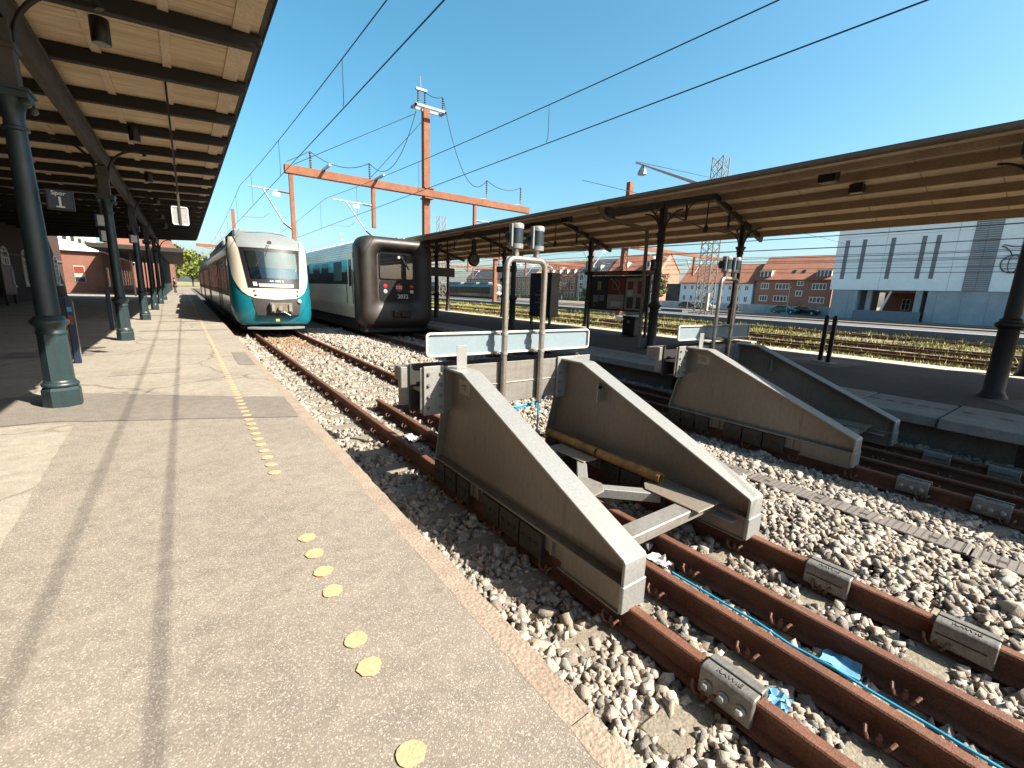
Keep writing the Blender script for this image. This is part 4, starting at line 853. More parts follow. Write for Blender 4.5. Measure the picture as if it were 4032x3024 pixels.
# sunlit annex beyond the station building
ax = thing('brick_annex', (-8, 66, 0), 'sunlit red brick annex with white eaves beyond the station building', 'building')
q = MB(); q.box(-13, -6.4, 61, 100, -.2, 4.0); q.build('wall', 'brick_red', ax)
q = MB(); q.prism([(-13.3, 4.0), (-6.05, 4.0), (-6.05, 4.25), (-9.7, 5.2), (-13.3, 4.9)], 'y', 60.6, 100.3); q.build('roof', 'frame_white', ax)
for i in range(9):
    yy = 63.5 + i * 3.4
    q = MB(); q.box(-6.4, -6.36, yy, yy + 1.3, .6, 2.6); w_ = q.build('window', 'frame_white', ax)
    q = MB(); q.box(-6.36, -6.34, yy + .15, yy + 1.15, .75, 2.45); q.build('pane', 'window_dark', w_)
q = MB(); q.box(-8.55, -7.75, 60.93, 60.99, 1.0, 2.6); ps = q.build('poster', 'poster_cream', ax)
q = MB(); q.box(-8.5, -7.8, 60.90, 60.925, 1.9, 2.5); q.build('poster_panel', 'poster_red', ps)
q = MB(); q.box(-8.5, -7.8, 60.90, 60.925, 1.05, 1.5); q.build('poster_panel', 'sign_navy', ps)
wl2 = thing('white_block', (-16, 110, 0), 'tall white rendered building seen between the canopies', 'building')
q = MB(); q.box(-26, -13, 80, 120, -.2, 11); q.build('wall', 'render_white', wl2)
for i in range(5):
    q = MB(); q.box(-13.0, -12.96, 82 + i * 6, 85 + i * 6, 5.2, 7.6); q.build('window', 'window_dark', wl2)
    q = MB(); q.box(-25 + i * 2.4, -23.6 + i * 2.4, 79.95, 79.99, 5.2, 7.6); q.build('window', 'window_dark', wl2)
# low flat canopy further along the platform
lc = thing('flat_canopy', (-3.5, 70, 0), 'low dark flat canopy on slim posts farther along the platform', 'canopy')
q = MB(); q.box(-6.3, .25, 52, 92, 4.05, 4.4); q.build('roof', 'timber_dark', lc)
for i in range(7):
    q = MB(); q.tube([(-1.6, 53 + 6 * i, 0), (-1.6, 53 + 6 * i, 4.05)], .10, 10); q.build('post', 'column_green', lc, smooth=60)
    q = MB(); q.tube([(-3.6, 53 + 6 * i, 0), (-3.6, 53 + 6 * i, 4.05)], .08, 10); q.build('post', 'iron_brown', lc, smooth=60)
ft = thing('brick_hall', (-3, 108, 0), 'far red brick building end rising behind the flat canopy', 'building')
q = MB(); q.prism([(-9, 0), (-1.2, 0), (-1.2, 6.2), (-.4, 6.0), (-1.2, 8.6), (-9, 10.5)], 'y', 96, 125); q.build('wall', 'brick_red', ft)
# ================================================================ RIGHT (ISLAND) CANOPY
NX, FX = 11.4, 15.95
CYS = [1.12 + 7.25 * k for k in range(-1, 6)]
def roofz(x): return 4.95 - (13.9 - x) * .235 if x < 13.9 else 4.95 - (x - 13.9) * .29
def iron_column(x, y, lab, grp, near):
    t = thing('iron_column', (x, y, 0), lab, 'column', grp)
    q = MB(); q.lathe([(.20, 0), (.20, .04), (.17, .07), (.15, .12), (.142, .14), (.135, 1.2), (.15, 1.22), (.19, 1.25), (.20, 1.28), (.185, 1.31), (.15, 1.33), (.145, 1.37), (.115, 1.39)], 20, (x, y, 0)); q.build('pedestal', 'iron_brown', t, smooth=50)
    q = MB(); q.lathe([(.11, 1.38), (.105, 2.2), (.093, 3.15)], 18, (x, y, 0)); q.build('shaft', 'iron_brown', t, smooth=50)
    q = MB(); q.lathe([(.093, 3.1), (.12, 3.12), (.115, 3.16), (.10, 3.18), (.14, 3.3), (.17, 3.33), (.17, 3.37), (.1, 3.38)], 18, (x, y, 0)); q.build('capital', 'iron_brown', t, smooth=50)
    q = MB(); q.box(x - .075, x + .075, y - .075, y + .075, 3.37, roofz(x) - .2); q.build('post_head', 'iron_brown', t)
    for sx in (-1, 1):
        L = .75; a = [(x + sx * (.08 + L * (1 - math.cos(u))), y, 3.35 + .62 * math.sin(u)) for u in [i * math.pi / 2 / 8 for i in range(9)]]
        q = MB(); q.tube(a, .028, 6); q.tube([(x + sx * (.24 + .11 * math.cos(i * .524)), y, 3.86 + .11 * math.sin(i * .524)) for i in range(13)], .017, 6, False); q.tube([a[-1], (a[-1][0] + sx * .12, y, a[-1][2] - .02)], [.035, .05], 6); q.build('bracket', 'iron_brown', t, smooth=50)
    for sy in (-1, 1):
        a = [(x, y + sy * (.08 + .55 * (1 - math.cos(u))), 3.35 + .6 * math.sin(u)) for u in [i * math.pi / 2 / 8 for i in range(9)]]
        q = MB(); q.tube(a, .024, 6); q.build('bracket', 'iron_brown', t, smooth=50)
    return t
for i, y in enumerate(CYS):
    if y < -2: continue
    iron_column(NX, y, 'dark iron column of the island canopy, in the row beside the shaded track', 'near row of island canopy columns', 1)
    iron_column(FX, y, 'dark iron column of the island canopy, in the row beside the grassy tracks', 'far row of island canopy columns', 0)
ic = thing('island_canopy', (13.5, 15, 3.8), 'long island platform canopy with ribbed tan underside and grey gutter', 'canopy')
IY0, IY1 = -14.0, 47.0
# ribbed underside, each ribbed board its own piece
pxs = [8.42, 9.6, 11.0, 12.4, 13.55, 14.3, 15.02, 15.74, 16.46, 17.15, 17.55]
for i in range(len(pxs) - 1):
    a, b_ = pxs[i], pxs[i + 1]; q = MB(); e = .002
    mid = [(13.9, roofz(13.9))] if a < 13.9 < b_ else []
    q.prism([(a + e, roofz(a))] + mid + [(b_ - e, roofz(b_)), (b_ - e, roofz(b_) + .05)] + [(x, z + .05) for x, z in mid] + [(a + e, roofz(a) + .05)], 'y', IY0, IY1); q.build('roof_board', 'roof_sheet', ic, smooth=0)
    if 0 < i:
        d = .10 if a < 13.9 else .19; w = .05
        q = MB(); q.prism([(a - w, roofz(a - w) - .001), (a - w, roofz(a) - d), (a + w, roofz(a) - d), (a + w, roofz(a + w) - .001)], 'y', IY0, IY1); q.build('purlin', 'purlin_shade_joint', ic, smooth=0)
yy = IY0
while yy < IY1:         # joints of the boarding
    q = MB(); q.prism([(8.5, roofz(8.5) - .004), (13.9, roofz(13.9) - .004), (17.5, roofz(17.5) - .004), (17.5, roofz(17.5) - .001), (13.9, roofz(13.9) - .001), (8.5, roofz(8.5) - .001)], 'y', yy, yy + .02); q.build('board_joint', 'purlin_shade_joint', ic, smooth=0); yy += 1.35
q = MB(); q.prism([(8.38, roofz(8.4) + .055), (13.9, roofz(13.9) + .055), (17.6, roofz(17.6) + .055), (17.6, roofz(17.6) + .13), (13.9, roofz(13.9) + .14), (8.38, roofz(8.4) + .13)], 'y', IY0, IY1); q.build('roof_cover', 'roof_top', ic, smooth=0)
for xx in (8.36, 17.66):
    zz = roofz(xx) + .10; q = MB()
    ring = [(xx + .075 * math.cos(a), zz + .075 * math.sin(a)) for a in [math.pi + i * math.pi / 8 for i in range(9)]]; ring += [(p[0] * 1 + (xx - p[0]) * .12, zz + (p[1] - zz) * .88) for p in ring[::-1]]
    q.prism(ring, 'y', IY0, IY1); gt = q.build('gutter', 'gutter', ic, smooth=50)
    y = IY0 + 1
    while y < IY1:
        q = MB(); q.prism([(xx + .083 * math.cos(a), zz + .083 * math.sin(a)) for a in [math.pi + i * math.pi / 8 for i in range(9)]] + [(xx + .076 * math.cos(a), zz + .076 * math.sin(a)) for a in [2 * math.pi - i * math.pi / 8 for i in range(9)]], 'y', y, y + .05); q.build('gutter_joint', 'gutter', gt); y += 2.1
for y in CYS:
    if y < -2: continue
    q = MB(); z_ = lambda x: roofz(x) - .20
    q.bar((9.2, y, z_(9.2)), (13.9, y, z_(13.9)), .10, .20); q.bar((13.9, y, z_(13.9)), (17.35, y, z_(17.35)), .10, .20); q.box(9.0, 9.3, y - .07, y + .07, z_(9.2) - .13, z_(9.2) + .12); tr = q.build('truss', 'iron_brown', ic)
    q = MB(); q.tube([(NX, y, 3.95), (13.65, y, 3.72), (FX, y, 3.75)], .022, 6); q.build('tie_rod', 'iron_brown', tr, smooth=60)
    q = MB(); q.tube([(13.65, y, roofz(13.65) - .2), (13.65, y, 3.72)], .02, 6); q.lathe([(.02, 3.6), (.075, 3.64), (.085, 3.7), (.06, 3.8), (.025, 3.86)], 12, (13.65, y, 0)); q.build('king_rod', 'iron_brown', tr, smooth=50)
    for xx in (12.5, 14.95):
        q = MB(); q.tube([(xx, y, roofz(xx) - .25), (xx, y, 3.86)], [.03, .04], 6); q.tube([(xx + .3, y, roofz(xx + .3) - .3), (xx + .08, y, roofz(xx) - .45), (xx, y, 3.9)], .02, 6); q.build('strut', 'iron_brown', tr, smooth=50)
q = MB(); q.box(NX - .06, NX + .06, IY0, IY1, roofz(NX) - .31, roofz(NX) - .305); q = MB()
for (x, y) in ((10.4, 3.9), (10.6, 11.6), (10.6, 18.5), (14.7, 4.8), (12.0, 15.0)):
    t = thing('canopy_lamp', (x, y, roofz(x) - .3), 'small dark box lamp fixed under the ribbed island canopy', 'lamp', 'box lamps under the island canopy')
    q = MB(); q.box(x - .12, x + .12, y - .15, y + .15, roofz(x) - .28, roofz(x) - .06); q.build('housing', 'sign_dark', t, bevel=.01)
    q = MB(); q.box(x - .1, x + .1, y - .12, y + .12, roofz(x) - .286, roofz(x) - .281); q.build('lens', 'poster_cream', t)
dp = thing('downpipe', (NX, 8.55, 0), 'grey brown downpipe sloping from the gutter to an iron column', 'pipe')
q = MB(); q.tube([(8.5, 8.15, roofz(8.4) + .02), (8.7, 8.15, roofz(8.4) - .2), (11.0, 8.6, 3.45), (11.12, 8.66, 3.3), (11.14, 8.62, .1)], .055, 10); q.build('pipe', 'gutter', dp, smooth=60)
q = MB(); q.tube([(11.14, 8.62, .9), (11.14, 8.62, 0)], .066, 10); q.build('foot', 'galv_beam', dp, smooth=60)

# ---- platform furniture
tp = thing('timetable_board', (14, 12.1, 0), 'large timetable board with dark, red and cream posters under the canopy', 'notice board')
q = MB(); q.box(14.02, 14.12, 10.7, 13.6, .95, 2.32); q.build('case', 'sign_dark', tp, bevel=.02)
q = MB(); q.prism([(13.75, 2.36), (14.4, 2.36), (14.4, 2.46), (13.85, 2.5), (13.75, 2.44)], 'y', 10.55, 13.75); q.build('hood', 'timber_dark', tp)
q = MB(); q.box(13.74, 13.748, 11.4, 13.2, 2.37, 2.45); q.build('light_strip', 'pipe_yellow', tp)
for yy in (10.6, 13.62):
    q = MB(); q.box(14.03, 14.11, yy, yy + .08, 0, 2.36); q.build('leg', 'iron_brown', tp)
X0 = 14.018
def poster(y0, y1, z0, z1, m, parent, d=.004):
    q = MB(); q.box(X0 - d, X0 - d + .003, y0, y1, z0, z1); return q.build('poster', m, parent)
pA = poster(12.68, 13.52, 1.02, 2.24, 'poster_dark', tp); pB = poster(11.76, 12.62, 1.6, 2.24, 'poster_red', tp); pB2 = poster(11.76, 12.62, 1.02, 1.59, 'poster_cream', tp); pC = poster(10.78, 11.70, 1.02, 2.24, 'poster_cream', tp)
poster(13.0, 13.2, 1.75, 2.12, 'poster_yellow', tp, .008); poster(13.1, 13.4, 1.25, 1.55, 'sign_grey', tp, .008); poster(12.8, 13.05, 1.32, 1.55, 'sign_grey', tp, .008)
poster(11.9, 12.4, 1.12, 1.32, 'sign_white', tp, .008); poster(11.35, 11.6, 1.8, 2.1, 'poster_red', tp, .008); poster(10.85, 11.12, 1.65, 2.12, 'poster_red', tp, .008); poster(11.35, 11.6, 1.55, 1.76, 'sign_white', tp, .008); poster(10.85, 11.15, 1.08, 1.5, 'poster_dark', tp, .008); poster(11.3, 11.6, 1.08, 1.5, 'poster_dark', tp, .008)
q = MB(); q.tube([(X0 - .006, 12.2 + .19 * math.cos(a * .3142), 1.97 + .19 * math.sin(a * .3142)) for a in range(21)], .012, 5, False); q.bar((X0 - .006, 12.2, 1.97), (X0 - .006, 12.2, 2.1), .02, .008); q.bar((X0 - .006, 12.2, 1.97), (X0 - .006, 12.1, 2.0), .02, .008); q.build('clock_print', 'poster_cream', tp)
text('lettering', '25.', .14, frame_m((X0 - .008, 13.3, 1.10), (0, -1, 0), (0, 0, 1)), 'sign_grey', tp, .001)
q = MB(); q.tube([(X0 - .01, 12.5, 2.22), (X0 - .01, 12.2, 2.0), (X0 - .01, 11.85, 1.5), (X0 - .01, 11.75, 1.2)], .018, 5); q.build('tape', 'poster_cream', tp)
bn = thing('litter_bin', (14.05, 11.2, 0), 'dark square litter bin standing in front of the timetable board', 'bin')
q = MB(); q.box(13.75, 14.2, 10.92, 11.5, .03, .70); q.build('body', 'sign_dark', bn, bevel=.02)
q = MB(); q.box(13.73, 14.22, 10.9, 11.52, .705, .79); q.build('lid', 'sign_dark', bn, bevel=.015)
q = MB(); q.box(13.742, 13.748, 11.15, 11.28, .52, .62); q.build('label', 'sign_grey', bn)
ks = thing('advert_pylon', (14.3, 17, 0), 'tall navy blue advertising pylon on legs under the island canopy', 'advert')
q = MB(); q.box(14.0, 14.55, 16.15, 17.75, .42, 2.5); q.build('case', 'sign_dark', ks, bevel=.02)
q = MB(); q.box(13.985, 13.997, 16.25, 17.65, .5, 2.42); q.build('poster', 'screen_blue', ks)
for yy in (16.2, 17.6):
    q = MB(); q.box(14.05, 14.15, yy, yy + .1, 0, .42); q.build('leg', 'sign_dark', ks)
for zz, s_t in ((1.55, 'god tur'), (1.3, 'gem noget'), (1.0, 'til en')):
    pass
q = MB()
for zz, w_ in ((1.62, .1), (1.42, .75), (1.2, .12), (1.05, .7), (.82, .1)): q.box(13.982, 13.9845, 16.95 - w_ / 2, 16.95 + w_ / 2, zz, zz + .07)
q.build('print_line', 'sign_grey', ks)
bo = thing('post_pair', (13.7, 4.5, 0), 'pair of slim black posts on a pale round base on the platform', 'posts')
for (x, y) in ((13.72, 4.62), (13.5, 4.36)):
    q = MB(); q.prism([(y - .05, 0), (y + .05, 0), (y + .05, 1.20), (y + .02, 1.235), (y - .02, 1.235), (y - .05, 1.20)], 'x', x - .03, x + .03); q.build('post', 'sign_dark', bo, bevel=.008)
    q = MB(); q.lathe([(.19, .0045), (.19, .018), (.16, .025)], 20, (x, y, 0)); q.build('base', 'slab_light', bo)
# station clock, name board, info sign
ck = thing('station_clock', (12.66, 21.0, 2.83), 'round black station clock hanging under the island canopy', 'clock')
q = MB(); q.lathe([(.30, 20.93), (.345, 20.95), (.345, 21.05), (.30, 21.07)], 28, (12.66, 0, 3.17), 'y'); q.build('case', 'sign_dark', ck, smooth=40)
q = MB(); q.lathe([(.27, 20.922), (.27, 20.929)], 28, (12.66, 0, 3.17), 'y'); q.build('face', 'poster_dark', ck)
q = MB()
for h in range(12):
    a = h * math.pi / 6; q.bar((12.66 + .2 * math.sin(a), 20.918, 3.17 + .2 * math.cos(a)), (12.66 + .25 * math.sin(a), 20.918, 3.17 + .25 * math.cos(a)), .018, .006, (0, 1, 0))
q.build('hour_marks', 'poster_cream', ck)
for L, a in ((.13, .1), (.22, -.12)):
    q = MB(); q.bar((12.66, 20.915, 3.17), (12.66 + L * math.sin(a), 20.915, 3.17 + L * math.cos(a)), .02, .006, (0, 1, 0)); q.build('hand', 'poster_cream', ck)
q = MB(); q.box(12.55, 12.77, 20.95, 21.05, 3.55, 4.2); q.box(12.64, 12.68, 20.98, 21.02, 3.5, roofz(12.66)); q.build('hanger', 'iron_brown', ck)
nb_ = thing('station_name_board', (12, 16.5, 2.37), 'black name board reading Esbjerg between two iron columns', 'sign')
q = MB(); q.box(11.62, 11.66, 15.75, 17.25, 2.40, 2.66); q.build('panel', 'sign_dark', nb_)
text('lettering', 'Esbjerg', .24, frame_m((11.615, 16.68, 2.525), (0, -1, 0), (0, 0, 1)), 'poster_cream', nb_, .002)
q = MB(); q.box(11.60, 11.66, 16.4, 16.9, 2.0, 2.12); q.build('lower_plate', 'sign_dark', nb_)
for yy in (15.9, 17.1):
    q = MB(); q.box(11.635, 11.66, yy, yy + .03, 2.66, roofz(11.6) - .1); q.build('hanger', 'iron_brown', nb_)
inf = thing('departure_display', (11, 22.6, 2.3), 'wide black departure display hanging near the black train front', 'sign')
q = MB(); q.box(10.3, 12.35, 22.5, 22.7, 2.25, 2.72); q.build('panel', 'sign_dark', inf, bevel=.015)
for xx in (10.8, 11.9):
    q = MB(); q.box(xx, xx + .06, 22.57, 22.63, 2.72, roofz(xx) - .05); q.build('hanger', 'iron_brown', inf)
for (x, y, n_, zz) in ((11.24, 8.40, '2', 2.45), (15.75, 8.35, '3', 2.42)):
    t = thing('track_number', (x, y, zz - .15), 'small dark plate with a white %s on an iron column' % {'2': 'two beside the timetable board', '3': 'three behind the second buffer stop'}[n_], 'sign')
    q = MB(); q.box(x - .012, x, y - .17, y + .13, zz - .15, zz + .17); q.build('plate', 'sign_dark', t)
    text('lettering', n_, .26, frame_m((x - .014, y - .03, zz + .005), (0, -1, 0), (0, 0, 1)), 'poster_cream', t, .001)
sp = thing('hanging_sign', (16.2, 15.0, 2.9), 'grey back of a small sign hanging at the far eave of the island canopy', 'sign')
q = MB(); q.box(16.0, 16.5, 15.9, 15.94, 2.72, 3.15); q.build('panel', 'sign_grey', sp, bevel=.01)
q = MB(); q.box(16.24, 16.27, 15.945, 15.97, 2.6, roofz(16.2)); q.build('pole', 'iron_brown', sp)

# ================================================================ TRAINS
def lint(xc, label):
    t = thing('railcar_train', (xc, 18.95, RZ), label, 'train')
    def yf(x, z):
        u = min(abs(x), 1.40) / 1.37
        b_ = 18.95 + (.10 * ((z - .6) / .65) ** 2 if z < 1.25 else .10 + .29 * (z - 1.25) + (1.25 * (z - 2.75) ** 2 if z > 2.75 else 0))
        return b_ + .40 * u * u + .35 * u ** 8
    half = [(1.12, -.02), (1.28, .10), (1.36, .35), (1.37, .8), (1.37, 1.3), (1.37, 1.8), (1.37, 2.3), (1.34, 2.65), (1.26, 2.95), (1.10, 3.2), (.85, 3.36), (.55, 3.44), (.2, 3.48)]
    outl = half + [(-x, z) for x, z in half[::-1]]
    n = len(outl); rings = []
    zc = 1.4
    for r in (.12, .3, .5, .68, .82, .92, .97, 1.0):
        rg = []
        for x, z in outl:
            X, Z = x * r, zc + (z - zc) * r; rg.append((xc + X, yf(X, Z), Z))
        rings.append(rg)
    rings.append([(xc + x, 21.4 + .0 * z, z) for x, z in outl])
    q = MB(); q.loft(rings, cap0=True, cap1=False); q.build('nose', 'train_teal', t, smooth=60)
    q = MB(); q.loft([[(xc + x, 21.4, z) for x, z in outl], [(xc + x, 59, z) for x, z in outl]], cap0=False); body = q.build('body', 'train_teal', t, smooth=40)
    def patch(name, A, B, m, off, nn=6, parent=t):
        q = MB(); vs = []; k = len(A) * 1
        # resample polylines
        def rs(L, cnt=14):
            d = [0]
            for i in range(len(L) - 1): d.append(d[-1] + math.hypot(L[i + 1][0] - L[i][0], L[i + 1][1] - L[i][1]))
            o = []
            for j in range(cnt + 1):
                s = d[-1] * j / cnt; i = max(0, min(len(L) - 2, next((k_ for k_ in range(len(d) - 1) if d[k_ + 1] >= s - 1e-9), len(L) - 2))); f = (s - d[i]) / max(1e-9, d[i + 1] - d[i])
                o.append((L[i][0] + (L[i + 1][0] - L[i][0]) * f, L[i][1] + (L[i + 1][1] - L[i][1]) * f))
            return o
        a, b_ = rs(A), rs(B)
        for i in range(len(a)):
            for j in range(nn + 1):
                f = j / nn; x = a[i][0] + (b_[i][0] - a[i][0]) * f; z = a[i][1] + (b_[i][1] - a[i][1]) * f
                vs.append((xc + x * (1 + off * .3), yf(x, z) - off, z))
        fs = [(i * (nn + 1) + j, (i + 1) * (nn + 1) + j, (i + 1) * (nn + 1) + j + 1, i * (nn + 1) + j + 1) for i in range(len(a) - 1) for j in range(nn)]
        q.add(vs, fs); return q.build(name, m, parent, smooth=60)
    for s in (-1, 1):
        S = lambda L: [(s * x, z) for x, z in L]
        patch('front_pillar', S([(-1.27, 3.20), (-1.36, 2.6), (-1.29, 1.7), (-1.10, 1.25), (-.79, 1.0), (0, .94)]), S([(-1.16, 3.22), (-1.03, 2.8), (-.93, 2.0), (-.86, 1.37), (-.4, 1.36), (0, 1.36)]), 'train_cream', .02)
    patch('roof_cap', [(-1.10, 3.2), (-.85, 3.37), (0, 3.47), (.85, 3.37), (1.10, 3.2)], [(-1.03, 2.82), (-.5, 2.82), (0, 2.82), (.5, 2.82), (1.03, 2.82)], 'train_grey', .018)
    patch('windscreen_surround', [(-1.03, 2.83), (0, 2.83), (1.03, 2.83)], [(-.87, 1.35), (0, 1.35), (.87, 1.35)], 'train_black', .024)
    patch('sun_blind', [(-.84, 2.68), (.86, 2.68)], [(-.77, 2.1), (.86, 2.1)], 'blind', .03)
    patch('dashboard', [(-.77, 2.09), (.86, 2.09)], [(-.72, 1.74), (.86, 1.73)], 'dash_teal', .03)
    patch('windscreen', [(-.86, 2.71), (.88, 2.71)], [(-.74, 1.70), (.88, 1.70)], 'glass_train', .042)
    patch('destination_panel', [(-.52, 1.53), (.66, 1.53)], [(-.51, 1.40), (.65, 1.40)], 'sign_grey', .032, 3)
    patch('sticker', [(-.70, 1.57), (-.58, 1.57)], [(-.68, 1.44), (-.56, 1.44)], 'sign_white', .032, 2)
    text('lettering', 'AR 1002 B', .11, frame_m((xc + .08, yf(.08, 1.62) - .035, 1.62), (1, 0, 0), (0, .42, 1)), 'sign_white', t, .001)
    patch('coupler_recess', [(-.79, .97), (0, .93), (.92, .97)], [(-.66, .36), (0, .35), (.80, .36)], 'train_dark', .012)
    q = MB(); q.box(xc - .25, xc + .52, 18.78, 18.98, .45, .83); cp = q.build('coupler', 'coupler', t, bevel=.02)
    q = MB(); q.box(xc - .20, xc - .10, 18.72, 18.79, .52, .78); q.box(xc + .38, xc + .48, 18.72, 18.79, .52, .78); q.lathe([(.07, 18.64), (.09, 18.70), (.09, 18.79)], 14, (xc + .08, 0, .62), 'y'); q.build('coupler_face', 'galv_beam', cp)
    q = MB(); q.tube([(xc + .2, 18.76, .5), (xc + .42, 18.70, .36)], .02, 6); q.build('coupler_lever', 'galv', cp)
    for s in (-1, 1):
        for (x, z, r, m) in ((.73 * s + .05, 1.255, .045, 'red_light'), (.71 * s + .05, 1.09, .045, 'dark_light')):
            q = MB(); yy = yf(x, z) - .024; q.lathe([(r, yy), (r * .9, yy - .012), (r * .5, yy - .02)], 14, (xc + x, 0, z), 'y'); q.build('headlight', m, t, smooth=50)
    q = MB(); q.lathe([(.075, 19.10), (.075, 19.03), (.05, 19.015)], 16, (xc + .82, 0, .89), 'y'); q.build('headlight', 'clear_light', t, smooth=50)
    q = MB(); q.tube([(xc + .04 + .13 * math.cos(a * .3142), yf(.1, 1.15) - .024, 1.15 + .11 * math.sin(a * .3142)) for a in range(21)], .005, 5, False); q.tube([(xc + .0, yf(0, 1.1) - .026, 1.1), (xc + .06, yf(0, 1.15) - .026, 1.19), (xc + .08, yf(0, 1.15) - .026, 1.12)], .005, 5); q.build('emblem', 'train_grey', t)
    q = MB(); q.box(xc - .06, xc + .07, yf(0, .17) - .02, yf(0, .17) - .012, .13, .22); q.build('warning_label', 'warn_yellow', t)
    q = MB(); q.prism([(-1.0, 19.25), (-.6, 18.98), (.0, 18.88), (.6, 18.98), (1.0, 19.25), (.8, 19.5), (-.8, 19.5)], 'z', -.18, -.10) ; q.v = [(v[0] + xc, v[1], v[2]) for v in q.v]; q.build('apron', 'train_grey', t, bevel=.01)
    q = MB(); q.tube([(xc - .1, yf(0, 2.95) - .03, 2.95), (xc - .35, yf(.3, 2.5) - .07, 2.5), (xc - .55, yf(.5, 2.15) - .07, 2.15)], .014, 5); q.tube([(xc - .05, yf(0, 2.95) - .03, 2.95), (xc - .2, yf(.2, 2.55) - .06, 2.55)], .012, 5); q.build('wiper', 'train_dark', t)
    q = MB(); q.lathe([(.07, -.05), (.07, .02)], 14, (xc - .0, yf(0, 3.05) - .02, 3.05), 'y'); q.build('roof_light', 'train_dark', t)
    # sides: window band, doors
    for s in (-1, 1):
        xs = xc + s * 1.374
        q = MB(); q.box(min(xs, xs + s * .006), max(xs, xs + s * .006), 20.9, 59, 1.0, 2.55); q.build('window_band', 'train_black', t)
        q = MB(); q.box(min(xs, xs + s * .006), max(xs, xs + s * .006), 20.6, 59, .35, .995); q.build('side_skirt', 'train_side', t)
        yy = 21.3
        i = 0
        while yy < 58:
            w_ = 1.25 if i % 6 != 2 else .65
            q = MB(); a, b_ = sorted((xs + s * .008, xs + s * .012)); q.box(a, b_, yy, yy + w_, 1.25, 2.35); q.build('window' if i % 6 != 2 else 'door_window', 'train_window', t); yy += w_ + .16; i += 1
        for yd in (25.0, 35.0, 45.0, 55.0):
            q = MB(); a, b_ = sorted((xs + s * .007, xs + s * .03)); q.prism([(yd, 0), (yd + .06, 0), (yd + .06, 2.44), (yd + 1.4, 2.44), (yd + 1.4, 0), (yd + 1.46, 0), (yd + 1.46, 2.5), (yd, 2.5)], 'x', a, b_); q.build('door_frame', 'train_grey', t)
    q = MB(); top = [p for p in outl if p[1] > 2.9]
    q.loft([[(xc + x * 1.004, yf(x, z) + .02, z + .006) for x, z in top], [(xc + x * 1.004, 21.4, z + .006) for x, z in top], [(xc + x * 1.004, 59, z + .006) for x, z in top]], close=False, cap0=False, cap1=False); q.build('roof', 'train_grey', t, smooth=50)
    for (a, b_, w_, h_) in ((22.4, 26.5, .95, .32), (28, 34, 1.0, .26), (36, 44, .9, .32), (47, 55, 1.0, .28)):
        q = MB(); q.box(xc - w_, xc + w_, a, b_, 3.3, 3.42 + h_); q.build('roof_unit', 'train_grey', t, bevel=.08)
    q = MB(); q.box(xc - 1.1, xc + 1.1, 20.3, 58.5, -.28, .0); q.build('underframe', 'train_dark', t)
    for yy in (22.2, 24.1, 38, 40, 55, 57):
        for s in (-1, 1):
            q = MB(); q.lathe([(.36, -.06), (.38, .0), (.36, .06)], 18, (xc + s * .755, yy, RZ + .375), 'x'); q.build('wheel', 'train_dark', t)
    return t
lt = lint(2.78, 'white nosed teal railcar train standing at the dotted platform')

